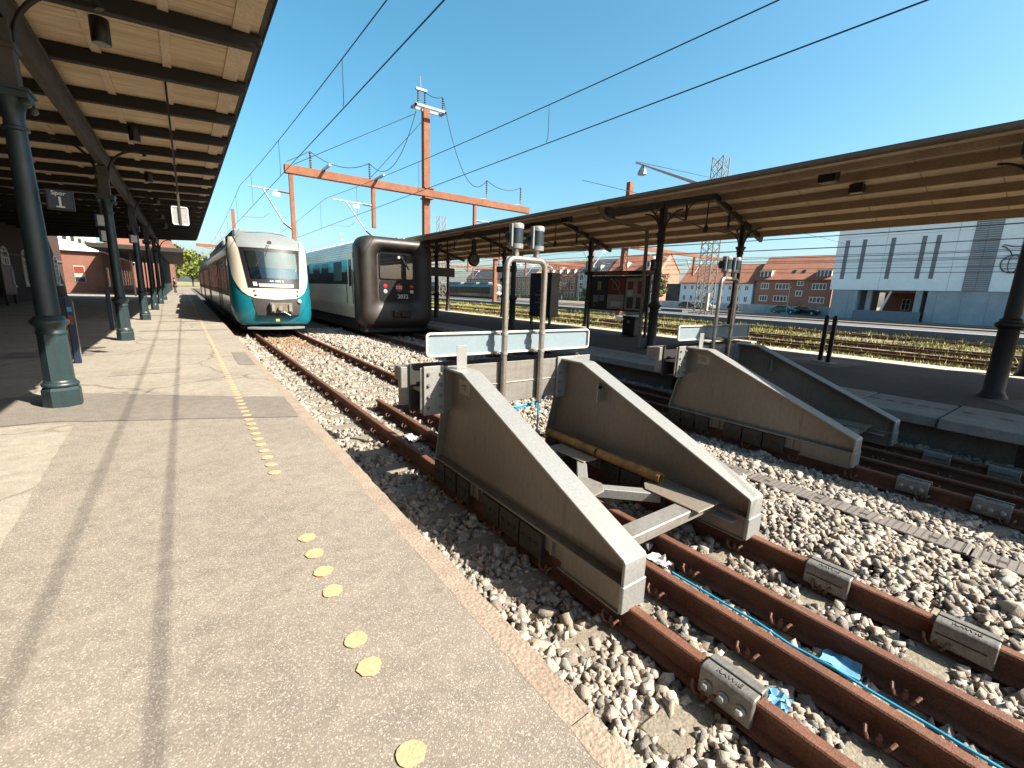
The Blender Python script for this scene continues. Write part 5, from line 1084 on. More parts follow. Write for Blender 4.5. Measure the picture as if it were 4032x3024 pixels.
def ic3(xc):
    t = thing('intercity_train', (xc, 17.7, RZ), 'silver train with thick black rubber front numbered 2032', 'train')
    spec = [(1.50, -.05, 3.42, .35, 18.6), (1.56, -.12, 3.50, .42, 18.35), (1.57, -.14, 3.52, .5, 18.0), (1.52, -.08, 3.47, .55, 17.78), (1.40, .06, 3.36, .55, 17.66), (1.22, .30, 3.22, .5, 17.63), (1.02, .62, 3.10, .42, 17.70), (.88, .86, 3.0, .34, 17.80), (.80, .96, 2.96, .25, 17.92)]
    rings = []
    for hw, z0, z1, r, y in spec: rings.append([(xc + .05 * (18.6 - y) + x, y, z) for x, z in rrect(hw, z0, z1, r, 8)])
    q = MB(); q.loft(rings, cap0=False, cap1=False); q.build('rubber_front', 'ic_rubber', t, smooth=70)
    dx = .04
    q = MB(); q.prism([(xc + dx + x, z) for x, z in rrect(.81, .95, 2.97, .25, 8)], 'y', 17.90, 17.95); fp = q.build('front_panel', 'train_dark', t)
    q = MB(); q.prism([(xc + dx + x, z) for x, z in rrect(.70, 1.90, 2.88, .08, 4)], 'y', 17.885, 17.899); q.build('cab_interior', 'poster_dark', fp)
    q = MB(); q.prism([(xc + dx + x, z) for x, z in rrect(.70, 1.90, 2.88, .08, 4)], 'y', 17.868, 17.872); q.build('cab_window', 'glass_train', fp)
    q = MB(); q.tube([(xc + dx + x, 17.872, z) for x, z in rrect(.71, 1.89, 2.89, .08, 4) + [rrect(.71, 1.89, 2.89, .08, 4)[0]]], .018, 6, False); q.build('window_rim', 'train_black', fp, smooth=60)
    q = MB(); q.prism([(xc + dx + x, z) for x, z in rrect(.74, 1.0, 1.83, .16, 6)], 'y', 17.885, 17.899); q.build('lamp_panel', 'train_black', fp)
    for s in (-1, 1):
        for z, m in ((1.60, 'red_light'), (1.39, 'clear_light')):
            q = MB(); q.lathe([(.085, 17.884), (.08, 17.868), (.05, 17.86)], 16, (xc + dx + .08 + s * .57, 0, z), 'y'); q.build('headlight', m, t, smooth=50)
    q = MB(); q.lathe([(.06, 17.866), (.055, 17.86)], 14, (xc + dx + .1, 0, 2.76), 'y'); q.build('headlight', 'clear_light', t)
    q = MB(); hx = [(xc + .13 + .16 * math.cos(math.radians(30 + 60 * i)) * 1.0, 1.56 + .17 * math.sin(math.radians(30 + 60 * i))) for i in range(6)]; q.prism(hx, 'y', 17.878, 17.884); bd_ = q.build('emblem', 'dsb_red', t)
    text('lettering', 'DSB', .15, frame_m((xc + .13, 17.876, 1.56), (1, 0, 0), (0, 0, 1)), 'sign_white', t, .001, bold=.003)
    text('lettering', '2032', .23, frame_m((xc + .30, 17.88, 1.19), (1, 0, 0), (0, 0, 1)), 'sign_white', t, .001, bold=.003)
    q = MB(); q.tube([(xc + .2, 17.86, 2.85), (xc + .4, 17.85, 2.5), (xc + .55, 17.85, 2.3)], .014, 5); q.tube([(xc + .26, 17.86, 2.85), (xc + .58, 17.85, 2.28)], .01, 5); q.build('wiper', 'train_dark', t)
    q = MB(); q.box(xc - .22, xc + .5, 17.5, 17.75, .34, .62); q.lathe([(.11, 17.42), (.11, 17.5)], 14, (xc + .15, 0, .48), 'y'); q.build('coupler', 'dark_light', t, bevel=.02)
    q = MB(); q.box(xc - 1.3, xc + 1.3, 17.9, 18.7, -.30, .05); q.build('snow_plough', 'train_dark', t, bevel=.05)
    base_ = [(1.42, .25), (1.52, .8), (1.545, 1.6), (1.53, 2.6), (1.46, 3.0), (1.28, 3.3)]
    sec = []
    for (xa, za), (xb, zb_) in zip(base_[:-1], base_[1:]):     # pressed ribs along the body
        nr = max(1, int(round((zb_ - za) / .09)))
        for j in range(nr):
            u = j / nr; sec += [(xa + (xb - xa) * u, za + (zb_ - za) * u), (xa + (xb - xa) * (u + .62 / nr), za + (zb_ - za) * (u + .62 / nr)), (xa + (xb - xa) * (u + .72 / nr) - .018, za + (zb_ - za) * (u + .72 / nr)), (xa + (xb - xa) * (u + .9 / nr) - .018, za + (zb_ - za) * (u + .9 / nr))]
    sec += [(1.28, 3.3), (.95, 3.45), (.4, 3.5)]
    outl = sec + [(-x, z) for x, z in sec[::-1]]
    q = MB(); q.loft([[(xc + x, 18.3, z) for x, z in outl], [(xc + x, 76, z) for x, z in outl]]); q.build('body', 'ic_silver', t, smooth=20)
    q = MB(); q.box(xc - 1.3, xc + 1.3, 18.8, 75, -.25, .35); q.build('underframe', 'train_dark', t)
    for s in (-1, 1):
        xs = xc + s * 1.552
        def slab(name, y0, y1, z0, z1, m, d0, d1, par=t, bv=0):
            q = MB(); a, b_ = sorted((xs + s * d0, xs + s * d1)); q.box(a, b_, y0, y1, z0, z1); return q.build(name, m, par, bevel=bv)
        slab('band', 18.35, 75, 2.12, 2.62, 'ic_band', -.03, .0); slab('window_band', 18.35, 75, 1.62, 2.119, 'train_black', -.03, .0)
        for k in range(26):
            yy = 20.0 + k * 1.95 + (.25 if k % 2 else 0); slab('window', yy, yy + 1.3, 1.75, 2.55, 'window_dark' if k % 3 else 'blind', .001, .006)
        dr = slab('door', 18.42, 19.15, .72, 2.85, 'ic_silver', .0, .02, t, .006); slab('door_window', 18.6, 18.98, 1.55, 2.6, 'window_dark', .021, .024, dr)
        for yy in (18.38, 19.2): 
            q = MB(); q.tube([(xs + s * .05, yy, .85), (xs + s * .06, yy, 2.2)], .018, 6); q.build('handrail', 'iron_brown', dr)
    for yy in (21, 23, 45, 47, 70, 72):
        for s in (-1, 1):
            q = MB(); q.lathe([(.36, -.06), (.38, .0), (.36, .06)], 18, (xc + s * .755, yy, RZ + .375), 'x'); q.build('wheel', 'train_dark', t)
    for xx in (.35, .6):
        q = MB(); q.lathe([(.09, 3.49), (.09, 3.56), (.06, 3.61)], 14, (xc + xx, 18.5, 0)); q.build('roof_horn', 'lamp_grey', t, smooth=60)
    return t
ic3(7.07)
# parked teal trains on the yard track
for (x, y, lab) in ((60.3, 88.0, 'parked teal railcar with cream front, nearer of two behind the island platform'), (64.6, 103.5, 'parked teal railcar with cream front, farther of two behind the island platform')):
    copy_tree(lt, None, None, lab, 'parked teal railcars', loc=(x, y, RZ + .05))
# ================================================================ CATENARY
GY_ = 28.3
gan = thing('catenary_gantry', (13.4, GY_, 0), 'rust coloured catenary gantry with tall mast rising through the island canopy', 'gantry')
q = MB(); q.box(13.2, 13.65, GY_ - .02, GY_ + .34, 0, 12.75); q.build('mast', 'gantry_rust', gan, bevel=.02)
q = MB(); q.box(4.95, 21.7, GY_ - .36, GY_ - .03, 7.42, 7.86); q.build('beam', 'gantry_rust', gan, bevel=.015)
q = MB(); q.box(13.1, 13.75, GY_ - .40, GY_ + .36, 7.3, 7.38); q.box(13.1, 13.75, GY_ - .40, GY_ + .36, 7.9, 7.98); q.build('collar', 'gantry_rust', gan)
for x, z0 in ((5.25, 3.95), (9.78, 5.1), (16.95, 5.2)):
    q = MB(); q.box(x - .10, x + .10, GY_ - .3, GY_ - .1, z0, 7.42); q.build('drop_post', 'gantry_rust', gan)
for x in (7.0, 10.0):
    q = MB(); q.box(x - .06, x + .06, GY_ - 1.5, GY_ + .1, 7.88, 8.0); q.build('stub_arm', 'alu', gan)
q = MB(); q.box(12.4, 14.5, GY_ + .02, GY_ + .12, 12.5, 12.65); q.box(12.4, 14.5, GY_ - .6, GY_ - .5, 12.5, 12.65); q.box(12.4, 12.5, GY_ - .6, GY_ + .1, 12.5, 12.62); q.box(14.4, 14.5, GY_ - .6, GY_ + .1, 12.5, 12.62); q.build('head_frame', 'slot_grey', gan)
def insul(p, L, par, r=.07):
    q = MB(); prof = []
    n = 7
    for i in range(n): prof += [(r * .55, L * i / n), (r, L * (i + .4) / n), (r * .55, L * (i + .8) / n)]
    q.lathe(prof, 8, p); q.build('insulator', 'insulator', par, smooth=40)
tops = []
for x, z in ((12.75, 12.65), (13.2, 12.65), (14.45, 12.66), (6.3, 7.88), (9.6, 7.88), (17.9, 7.88), (20.9, 7.88)):
    if z < 8 and x > 15:
        q = MB(); q.tube([(x - .9, GY_ - .2, 7.8), (x, GY_ - .2, 7.95), (x, GY_ - .2, 8.3)], .04, 6); q.build('outrigger', 'slot_grey', gan); z = 8.3
    insul((x, GY_ - .2, z), .85, gan); tops.append((x, GY_ - .2, z + .87))
q = MB(); q.box(12.6, 13.3, GY_ - .3, GY_ - .1, 13.52, 13.62); q.tube([(12.95, GY_ - .2, 13.6), (12.9, GY_ - .2, 14.3)], .02, 5); q.build('switch_head', 'alu', gan)
def cat_wire(name, pts, r, label, group=None, n=16, sag=0.):
    q = MB(); P = []
    for a, b_ in zip(pts[:-1], pts[1:]):
        a, b_ = Vector(a), Vector(b_)
        for i in range(n): t = i / n; p = a.lerp(b_, t); p.z -= sag * 4 * t * (1 - t); P.append(p)
    P.append(Vector(pts[-1])); q.tube(P, r, 5); return q.build(name, 'wire', smooth=60, label=label, cat='wire', group=group)
def jumper(a, b_, sag, lab): return cat_wire('jumper_cable', [a, b_], .022, lab, None, 18, sag)
jumper(tops[3], tops[4], .5, 'sagging jumper cable between the two insulators on the left gantry beam')
jumper(tops[4], (12.6, GY_ - .2, 12.3), 1.6, 'jumper cable sweeping from the gantry beam up to the tall mast head')
jumper(tops[1], tops[2], .15, 'short jumper cable across the head of the tall gantry mast')
jumper(tops[2], tops[5], 2.2, 'long jumper cable hanging from the mast head down to the right gantry arm')
jumper(tops[5], tops[6], .4, 'jumper cable between the two insulators on the right gantry arms')
jumper(tops[3], (5.1, GY_ - .3, 8.0), .0, 'short jumper cable at the left end of the gantry beam')
cat_wire('guy_wire', [(5.4, GY_ - .3, 7.9), (12.6, GY_, 12.2)], .018, 'straight stay wire from the left beam end to the tall mast head')
cat_wire('guy_wire', [(9.6, GY_ - .2, 7.9), (13.2, GY_, 12.0)], .018, 'straight stay wire from the beam insulator to the tall mast head')
def cantilever(par, x0, x1, y, zt, zw):
    """x0: post, x1: track; messenger at zt, contact wire at zw"""
    s = 1 if x1 > x0 else -1
    q = MB(); q.tube([(x0 + s * .1, y, zt - .02), (x0 + s * .65, y, zt + .0)], .065, 8); q.tube([(x0 + s * .1, y, zw - .35), (x0 + s * .5, y, zw - .05)], .065, 8); q.build('insulator', 'insulator', par)
    q = MB(); q.tube([(x0 + s * .65, y, zt), (x1 - s * .35, y, zt + .05)], .035, 8); q.tube([(x0 + s * .5, y, zw - .05), (x1 - s * .6 + s * .9 * 0 + (x0 - x1) * .18, y, zt)], .04, 8); q.build('cantilever_arm', 'alu', par, smooth=60)
    q = MB(); q.tube([(x0 + s * 1.15, y, zw + .35), (x0 + s * 1.5, y, zw + .1), (x1 - s * .0, y, zw + .02)], .022, 6); q.build('steady_arm', 'slot_grey', par, smooth=60)
    q = MB(); q.box(min(x0, x1) + 1.5, min(x0, x1) + 1.85, y - .02, y - .01, zt - .28, zt - .08); q.build('plate', 'sign_white', par)
cantilever(gan, 5.25, 2.82, GY_ - .2, 6.45, 4.9); cantilever(gan, 9.78, 7.05, GY_ - .2, 6.4, 4.95); cantilever(gan, 16.95, 19.6, GY_ - .2, 6.4, 4.95)
def catenary(x, y0, ysup, y1, label, zc=4.9, zm=6.45, sagm=5.62, r=.0105, r2=.0105):
    q = MB(); q.tube([(x, y0, zc), (x, y1, zc)], r, 6); q.build('contact_wire', 'wire', smooth=60, label='contact wire ' + label, cat='wire')
    pts = []
    sup = [ysup - 60, ysup, ysup + 55, ysup + 110]
    def zmess(y):
        for a, b_ in zip(sup[:-1], sup[1:]):
            if a <= y <= b_: u = (y - a) / (b_ - a); return zm - (zm - sagm) * 4 * u * (1 - u)
        return zm
    y = y0
    while y < y1: pts.append((x, y, zmess(y))); y += 1.5
    q = MB(); q.tube(pts, r2, 6); mw = q.build('messenger_wire', 'wire', smooth=60, label='messenger wire ' + label, cat='wire')
    y = 2.6 + (0 if x < 5 else -1.1); k = 0
    while y < min(y1, 60):
        if y > y0:
            q = MB(); q.tube([(x, y, zmess(y)), (x, y, zc + .1), (x + .0, y + .06, zc + .05), (x, y, zc)], .007, 5); q.build('dropper', 'wire', smooth=60, label='thin dropper wire joining the two wires ' + label, cat='wire', group='droppers ' + label)
        y += 7.0
catenary(2.815, -20, GY_, 135, 'above the track beside the dotted platform', r=.0105)
catenary(7.04, -20, GY_, 135, 'above the track beside the island platform', sagm=5.6)
# second gantry behind the trains
g2 = thing('catenary_gantry', (9.8, 83, -.4), 'rust coloured gantry standing far behind the two trains', 'gantry')
q = MB(); q.box(9.5, 9.9, 83, 83.4, -.4, 9.4); q.build('mast', 'gantry_rust', g2)
q = MB(); q.box(2, 19, 82.6, 82.98, 6.6, 7.0); q.build('beam', 'gantry_rust', g2)
for x in (5.0, 12.6):
    q = MB(); q.box(x - .1, x + .1, 82.7, 82.9, 4.6, 6.6); q.build('drop_post', 'gantry_rust', g2)
cantilever(g2, 5.0, 2.82, 82.8, 6.4, 4.9)
g3 = thing('catenary_gantry', (5.0, 58, -.4), 'rust coloured mast standing between the tracks behind the trains', 'gantry')
q = MB(); q.box(4.8, 5.1, 58, 58.3, -.4, 9.2); q.build('mast', 'gantry_rust', g3)
cantilever(g3, 4.9, 2.82, 58.1, 6.4, 4.9)
# yard gantries
def yard_gantry(x, y, lab, h=13.6, arms=((-13, 3), (14, 0)), extra=True):
    t = thing('catenary_gantry', (x, y, -.58), lab, 'gantry')
    q = MB(); q.box(x - .3, x + .3, y - .25, y + .25, -.58, h); q.build('mast', 'gantry_rust', t)
    q = MB(); q.box(x - 6, x + 20, y - .55, y - .26, 6.75, 7.15); q.build('beam', 'gantry_rust', t)
    for xx in (x - 5.4, x + 6, x + 13):
        q = MB(); q.box(xx - .12, xx + .12, y - .52, y - .3, 4.4, 6.75); q.build('drop_post', 'gantry_rust', t)
        cantilever(t, xx, xx + 2.8, y - .4, 6.3, 4.9); cantilever(t, xx, xx - 2.8, y - .4, 6.3, 4.9)
    return t
yard_gantry(40, 34, 'rust coloured yard gantry seen behind the timetable board')
yard_gantry(41.5, 62, 'rust coloured yard gantry seen behind the clock and name board', 9.5)
yard_gantry(42, 92, 'rust coloured yard gantry standing before the parked teal trains', 9.5)
cl = random.Random(4)
for i, (x, z) in enumerate(((22, 5.0), (22, 6.3), (26, 5.1), (26, 6.4), (30.5, 5.0), (30.5, 6.3), (36.5, 5.0), (36.5, 6.4), (43, 5.1), (43, 6.3), (49, 5.0), (49, 6.2), (56, 5.0), (56, 6.3), (60, 5.2), (60, 6.5))):
    cat_wire('yard_wire', [(x, -40, z + .3), (x, 34, z), (x, 92, z), (x, 150, z)], .022, 'overhead wire strung along the grassy yard tracks', 'overhead wires of the yard', 6, .45)
for (x, y, z) in ((34, 20.5, 7.6), (36, 20.3, 7.5), (38, 20.0, 7.4)):
    t = thing('yard_lamp', (x, y, z), 'small bell shaped lamp hung on a wire above the yard', 'lamp', 'bell lamps above the yard')
    q = MB(); q.lathe([(.36, z), (.34, z + .12), (.2, z + .3), (.1, z + .42), (.08, z + .6)], 14, (x, y, 0)); q.build('shade', 'alu', t, smooth=50)
q = MB(); q.tube([(20, 20.7, 8.3), (60, 19.5, 8.1)], .02, 5); q.build('span_wire', 'wire', label='span wire carrying the bell lamps across the yard', cat='wire')
la = thing('lamp_arm', (22, 15.2, 0), 'pale lamp arm with bell lamp sticking out above the island canopy', 'lamp')
q = MB(); q.tube([(22, 18.4, 9.2), (22, 14.5, 7.5), (22, 11.7, 6.2), (22, 11.5, 6.0), (22, 11.5, -.58)], [.05, .09, .09, .09, .09], 8); q.build('arm', 'alu', la, smooth=60)
q = MB(); q.lathe([(.26, 8.45), (.24, 8.6), (.14, 8.8), (.05, 8.95)], 14, (22, 17.9, 0)); q.build('shade', 'alu', la, smooth=60)
# lattice mast
lm = thing('lattice_mast', (45, 26.8, -.58), 'tall slender steel lattice mast standing in the yard', 'mast')
def lattice(par, x, y, z0, z1, w0, w1, n, m='galv_dirty'):
    c = lambda k, z: (x + (1 if k in (1, 2) else -1) * (w0 + (w1 - w0) * (z - z0) / (z1 - z0)) / 2, y + (1 if k in (2, 3) else -1) * (w0 + (w1 - w0) * (z - z0) / (z1 - z0)) / 2, z)
    for k in range(4):
        q = MB(); q.bar(c(k, z0), c(k, z1), .09, .09); q.build('corner_leg', m, par)
    for k in range(4):
        q = MB()
        for i in range(n):
            za, zb = z0 + (z1 - z0) * i / n, z0 + (z1 - z0) * (i + 1) / n
            q.bar(c(k, za), c((k + 1) % 4, zb), .045, .045); q.bar(c((k + 1) % 4, za), c(k, zb), .045, .045)
        q.build('lattice_face', m, par)
lattice(lm, 45, 26.8, -.58, 15.6, 1.35, 1.15, 15)
q = MB(); q.box(44.3, 44.6, 26.0, 26.3, .4, 2.2); q.build('cabinet', 'poster_cream', lm)
m2 = thing('lattice_mast', (95, 163, 0), 'distant thin radio mast rising between the two trains', 'mast')
lattice(m2, 62, 222, -.5, 26, 1.6, 1.2, 14, 'alu')
m3 = thing('lattice_mast', (40, 75, 0), 'distant lattice mast head seen above the island canopy end', 'mast')
lattice(m3, 46, 90, -.5, 17, 1.6, 1.4, 12)
cat_wire('span_wire', [(22, 18.4, 9.25), (44.5, 26.8, 13.5)], .02, 'span wire from the lamp arm to the lattice mast')

# ================================================================ YARD
q = MB(); q.box(41, 47.5, -30, 140, -.6, -.08); q.build('yard_road', 'road', kind='structure', origin=(0, 0, 0), smooth=0)
q = MB(); q.box(41.4, 41.75, -30, 140, -.079, -.074); q.build('road_line', 'road_line', kind='structure', origin=(0, 0, 0), smooth=0)
q = MB(); q.box(71, 79.5, -30, 160, -.62, -.45); q.build('street', 'road', kind='structure', origin=(0, 0, 0), smooth=0)
def grass(name, x0, x1, y0, y1, n, h, seed, skip=(), z=-.58):
    rs = np.random.RandomState(seed)
    cxs, cys = rs.uniform(x0, x1, n // 6), rs.uniform(y0, y1, n // 6)
    mask = (np.sin(cxs * .9 + 1.3 * np.sin(cys * .45)) + np.sin(cys * .7 + cxs * .5) + rs.normal(0, .7, len(cxs))) > -.6   # patchy growth
    cxs, cys = cxs[mask], cys[mask]
    k = rs.randint(0, len(cxs), n); P = np.c_[cxs[k] + rs.normal(0, .09, n), cys[k] + rs.normal(0, .09, n)]
    for c, w in skip: P = P[abs(P[:, 0] - c) > w]
    n = len(P); a = rs.uniform(0, 6.28, n); hh = h * rs.lognormal(0, .5, n); w = .02 * rs.uniform(.6, 1.5, n) * (1 + (P[:, 0] - x0) / 25)
    ln = rs.normal(0, .35, (n, 2)) * hh[:, None]
    A = np.c_[P[:, 0] + np.cos(a) * w, P[:, 1] + np.sin(a) * w, np.full(n, z)]; B = np.c_[P[:, 0] - np.cos(a) * w, P[:, 1] - np.sin(a) * w, np.full(n, z)]; C_ = np.c_[P + ln, z + hh]
    V = np.stack([A, B, C_], 1).reshape(-1, 3); me = bpy.data.meshes.new(name); me.vertices.add(3 * n); me.vertices.foreach_set('co', V.reshape(-1)); me.loops.add(3 * n); me.loops.foreach_set('vertex_index', np.arange(3 * n, dtype=np.int32)); me.polygons.add(n); me.polygons.foreach_set('loop_start', np.arange(0, 3 * n, 3, dtype=np.int32)); me.polygons.foreach_set('loop_total', np.full(n, 3, np.int32)); me.update(calc_edges=True)
    tone = rs.uniform(.6, 1.4, n); gr = rs.rand(n); c = np.stack([tone * (.8 + .45 * gr), tone * .95, tone * .8, np.ones(n)], 1)
    at = me.color_attributes.new('tone', 'FLOAT_COLOR', 'POINT'); at.data.foreach_set('color', np.repeat(c, 3, 0).astype(np.float32).reshape(-1)); me.materials.append(MATS['grass_blade'])
    o = bpy.data.objects.new(name, me); COL.objects.link(o); return setp(o, kind='stuff')
setp(grass('grass', 16.4, 23.0, -6, 45, 60000, .075, 1, ((16.8, .2),)), 'dry yellow green grass beside the far edge of the island platform', 'grass')
setp(grass('grass', 23.0, 36, -10, 70, 80000, .095, 2, ((23.15, .12), (24.65, .12), (27.65, .12), (29.15, .12))), 'dry yellow green grass between the yard tracks', 'grass')
setp(grass('grass', 36, 41, -10, 90, 20000, .12, 3), 'dry grass before the low asphalt strip', 'grass')
def concrete_block(x, y, w, l, h, lab, m='slab_light', z=-.58):
    q = MB(); q.box(x - w / 2, x + w / 2, y - l / 2, y + l / 2, z, z + h); q.box(x - w / 2 - .04, x + w / 2 + .04, y - l / 2 - .04, y + l / 2 + .04, z + h, z + h + .06); return q.build('cable_cabinet', m, smooth=0, label=lab, cat='cabinet')
concrete_block(49, 33, 1.2, 3.0, .75, 'low grey cabinet block standing by the asphalt strip near the white house', 'road')
concrete_block(52, 45.5, 1.0, 2.2, .7, 'low blue grey cabinet standing beside the asphalt strip', 'board_back')
concrete_block(31, 26.0, .6, .9, .35, 'small white concrete block lying in the grass behind the bin', 'sign_white')
concrete_block(33, 40.5, .6, 1.1, .4, 'small white concrete block in the grass behind the advertising pylon', 'sign_white')
concrete_block(19.6, 9.6, .4, .8, .35, 'pale concrete box with orange stripe behind the second buffer stop', 'slab_light')

# ================================================================ FAR BUILDINGS
def window(par, x, y0, y1, z0, z1, nv=1, nh=1, fm='frame_white', d=.06):
    q = MB(); f = .11
    for (a, b_, c, e) in ((y0, y1, z0, z0 + f), (y0, y1, z1 - f, z1), (y0, y0 + f, z0 + f, z1 - f), (y1 - f, y1, z0 + f, z1 - f)): q.box(x - d, x + .02, a, b_, c, e)
    for k in range(1, nv + 1): yy = y0 + (y1 - y0) * k / (nv + 1); q.box(x - d + .01, x + .01, yy - .05, yy + .05, z0 + f, z1 - f)
    for k in range(1, nh + 1): zz = z0 + (z1 - z0) * k / (nh + 1) + .15; q.box(x - d + .012, x + .008, y0 + f, y1 - f, zz - .035, zz + .035)
    w_ = q.build('window', fm, par, smooth=0)
    q = MB(); q.box(x - .02, x + .012, y0 + f, y1 - f, z0 + f, z1 - f); q.build('pane', 'window_dark', w_, smooth=0); return w_
def gable_house(name, x, y0, y1, z0, ze, zr, depth, wm, rm, lab, over=.3):
    t = thing(name, (x + depth / 2, (y0 + y1) / 2, z0), lab, 'house')
    q = MB(); q.box(x, x + depth, y0, y1, z0, ze); q.add([(x, y0, ze), (x + depth, y0, ze), (x + depth / 2, y0, zr - .1)], [(0, 1, 2)]); q.add([(x, y1, ze), (x + depth, y1, ze), (x + depth / 2, y1, zr - .1)], [(0, 2, 1)]); q.build('wall', wm, t, smooth=0)
    q = MB(); k = (zr - ze) / (depth / 2)
    for s in (0, 1):
        xa, xb = (x - over, x + depth / 2) if s == 0 else (x + depth + over, x + depth / 2); za = ze - over * k
        q.add([(xa, y0 - .2, za), (xa, y1 + .2, za), (xb, y1 + .2, zr), (xb, y0 - .2, zr), (xa, y0 - .2, za + .2), (xa, y1 + .2, za + .2), (xb, y1 + .2, zr + .2), (xb, y0 - .2, zr + .2)], [(0, 1, 2, 3), (4, 5, 6, 7), (0, 1, 5, 4), (0, 3, 7, 4), (1, 2, 6, 5), (2, 3, 7, 6)])
    r = q.build('roof', rm, t, smooth=0)
    return t, r
def dormer(par, x, y0, y1, z0, z1, nv, deep=2.2, rm='tile_red'):
    q = MB(); q.box(x, x + deep, y0, y1, z0, z1); dm = q.build('dormer', 'frame_white', par, smooth=0)
    q = MB(); q.box(x - .15, x + deep, y0 - .1, y1 + .1, z1, z1 + .12); q.build('dormer_roof', 'slab_light', par, smooth=0)
    for k in range(nv):
        a = y0 + (y1 - y0) * k / nv + .12; b_ = y0 + (y1 - y0) * (k + 1) / nv - .12
        q = MB(); q.box(x - .03, x + .01, a, b_, z0 + .12, z1 - .12); q.build('dormer_pane', 'window_dark', par, smooth=0)
# white panel building with slots
wb = thing('panel_building', (86, 10, -.58), 'large pale blue grey panel building with dark vertical slots', 'building')
XW = 80.
q = MB(); q.box(XW, XW + 16, -22, 27.3, 3.7, 15.5); q.build('upper_block', 'panel_pale', wb, smooth=0)
for y0, y1 in ((25.75, 26.26), (23.68, 24.18), (20.42, 20.92), (17.18, 17.67), (15.78, 16.25)):
    q = MB(); q.box(XW - .03, XW + .2, y0, y1, 5.25, 10.8); q.build('slot_window', 'slot_grey', wb, smooth=0)
q = MB(); q.box(XW - .06, XW + .1, 10.45, 12.8, 3.72, 15.4); lv = q.build('louvre_panel', 'slot_grey', wb, smooth=0)
for i in range(44):
    z = 3.8 + i * .26; q = MB(); q.box(XW - .14, XW - .06, 10.5, 11.6, z, z + .15); q.box(XW - .14, XW - .06, 11.66, 12.75, z, z + .15); q.build('slat', 'concrete_smooth', lv, smooth=0)
for y0, y1 in ((23.7, 26.9), (-22, 15.95)):
    q = MB(); q.box(XW + .15, XW + 10, y0, y1, -.6, 3.69); lw = q.build('lower_wall', 'concrete_smooth', wb, smooth=0)
    yy = y0 + 1.0
    while yy < y1:
        q = MB(); q.box(XW + .14, XW + .149, yy, yy + .03, -.5, 3.6); q.build('panel_joint', 'slot_grey', lw); yy += 2.4
q = MB(); q.box(XW + .2, XW + 2, 16.5, 17.2, -.6, 3.69); q.build('pillar', 'concrete_smooth', wb)
q = MB(); q.box(XW + 1.0, XW + 1.6, 22.2, 22.8, -.6, 3.69); q.build('pillar', 'concrete_smooth', wb)
q = MB(); q.bar((XW + .8, 21.2, -.4), (XW + .8, 20.0, 3.6), .25, .25); q.build('slanted_prop', 'frame_white', wb)
for yy in (27.3 - 5.9, 14.2, 8.6, 2, -6):
    q = MB(); q.box(XW - .012, XW - .001, yy - .012, yy + .012, 3.8, 15.4); q.build('panel_joint', 'slot_grey', wb)
for zz in (7.2, 11.2):
    q = MB(); q.box(XW - .012, XW - .001, 12.9, 27.2, zz - .012, zz + .012); q.build('panel_joint', 'slot_grey', wb)
ring = lambda r, cyc, czc, sx=1.0, n=24: [(XW - .12, cyc + r * sx * math.cos(i * 2 * math.pi / n), czc + r * math.sin(i * 2 * math.pi / n)) for i in range(n + 1)]
q = MB(); yc, zc_ = 8.9, 6.95
q.tube(ring(1.05, yc, zc_), .06, 6, False); q.tube(ring(1.05, yc, zc_, .4), .04, 5, False); q.tube([(XW - .12, yc - 1.05, zc_), (XW - .12, yc + 1.05, zc_)], .04, 5); q.tube([(XW - .12, yc - .85, zc_ + .55), (XW - .12, yc + .85, zc_ + .55)], .04, 5); q.tube([(XW - .12, yc - .85, zc_ - .55), (XW - .12, yc + .85, zc_ - .55)], .04, 5)
q.tube([(XW - .12, yc + .3, zc_ + 1.0), (XW - .12, yc + .45, zc_ + 1.4), (XW - .12, yc + .9, zc_ + 1.9), (XW - .12, yc + 1.3, zc_ + 2.1), (XW - .12, yc + 1.1, zc_ + 2.25), (XW - .12, yc + .3, zc_ + 2.0), (XW - .12, yc - .6, zc_ + 2.0), (XW - .12, yc - .5, zc_ + 1.0)], .06, 6)
q.build('emblem', 'sign_navy', wb, smooth=60)
q = MB(); q.box(XW - 1.2, XW - 1.1, 16, 23.5, -.58, .85); q.build('dark_fence', 'slot_grey', smooth=0, label='dark fence panel in front of the passage of the panel building', cat='fence')
bh, _ = gable_house('brick_house', 96, 6, 24.5, -.6, 5.5, 8.5, 9, 'brick_house', 'tile_red', 'red brick house seen through the passage under the panel building')
for y0 in (14.5, 17.5, 20.8): window(bh, 96, y0 + 2.2 - 2, y0 + 3.3 - 2, .9, 2.7, 1, 1)
# red brick house with big dormers
rh, rr_ = gable_house('brick_house', 95, 32.0, 45.6, -.6, 5.95, 10.35, 9, 'brick_house', 'tile_red', 'red brick house with orange tiled roof next to the panel building')
for (a, b_, c, d_, n_) in ((39.3, 41.8, 4.0, 5.13, 3), (39.4, 41.9, 1.64, 2.78, 3), (36.83, 38.0, 4.72, 5.6, 1), (36.83, 38.0, 2.73, 3.81, 1), (33.0, 35.35, 4.0, 5.15, 3), (33.0, 35.5, 1.59, 2.68, 3), (43.06, 44.6, 4.0, 5.2, 2), (43.06, 44.6, 1.6, 2.75, 2)): window(rh, 95, a, b_, c, d_, n_, 0)
dormer(rh, 95.3, 43.0, 45.2, 6.3, 7.55, 3); dormer(rh, 95.3, 32.6, 35.0, 6.3, 7.55, 4)
for yy in (37.6, 39.3): 
    q = MB(); q.bar((96.0, yy, 7.15), (96.6, yy, 7.75), .6, .06, (-1, 0, 1)); q.build('skylight', 'window_dark', rh)
q = MB(); q.box(94.6, 95, 37.0, 38.4, 1.4, 1.55); q.build('porch', 'slot_grey', rh)
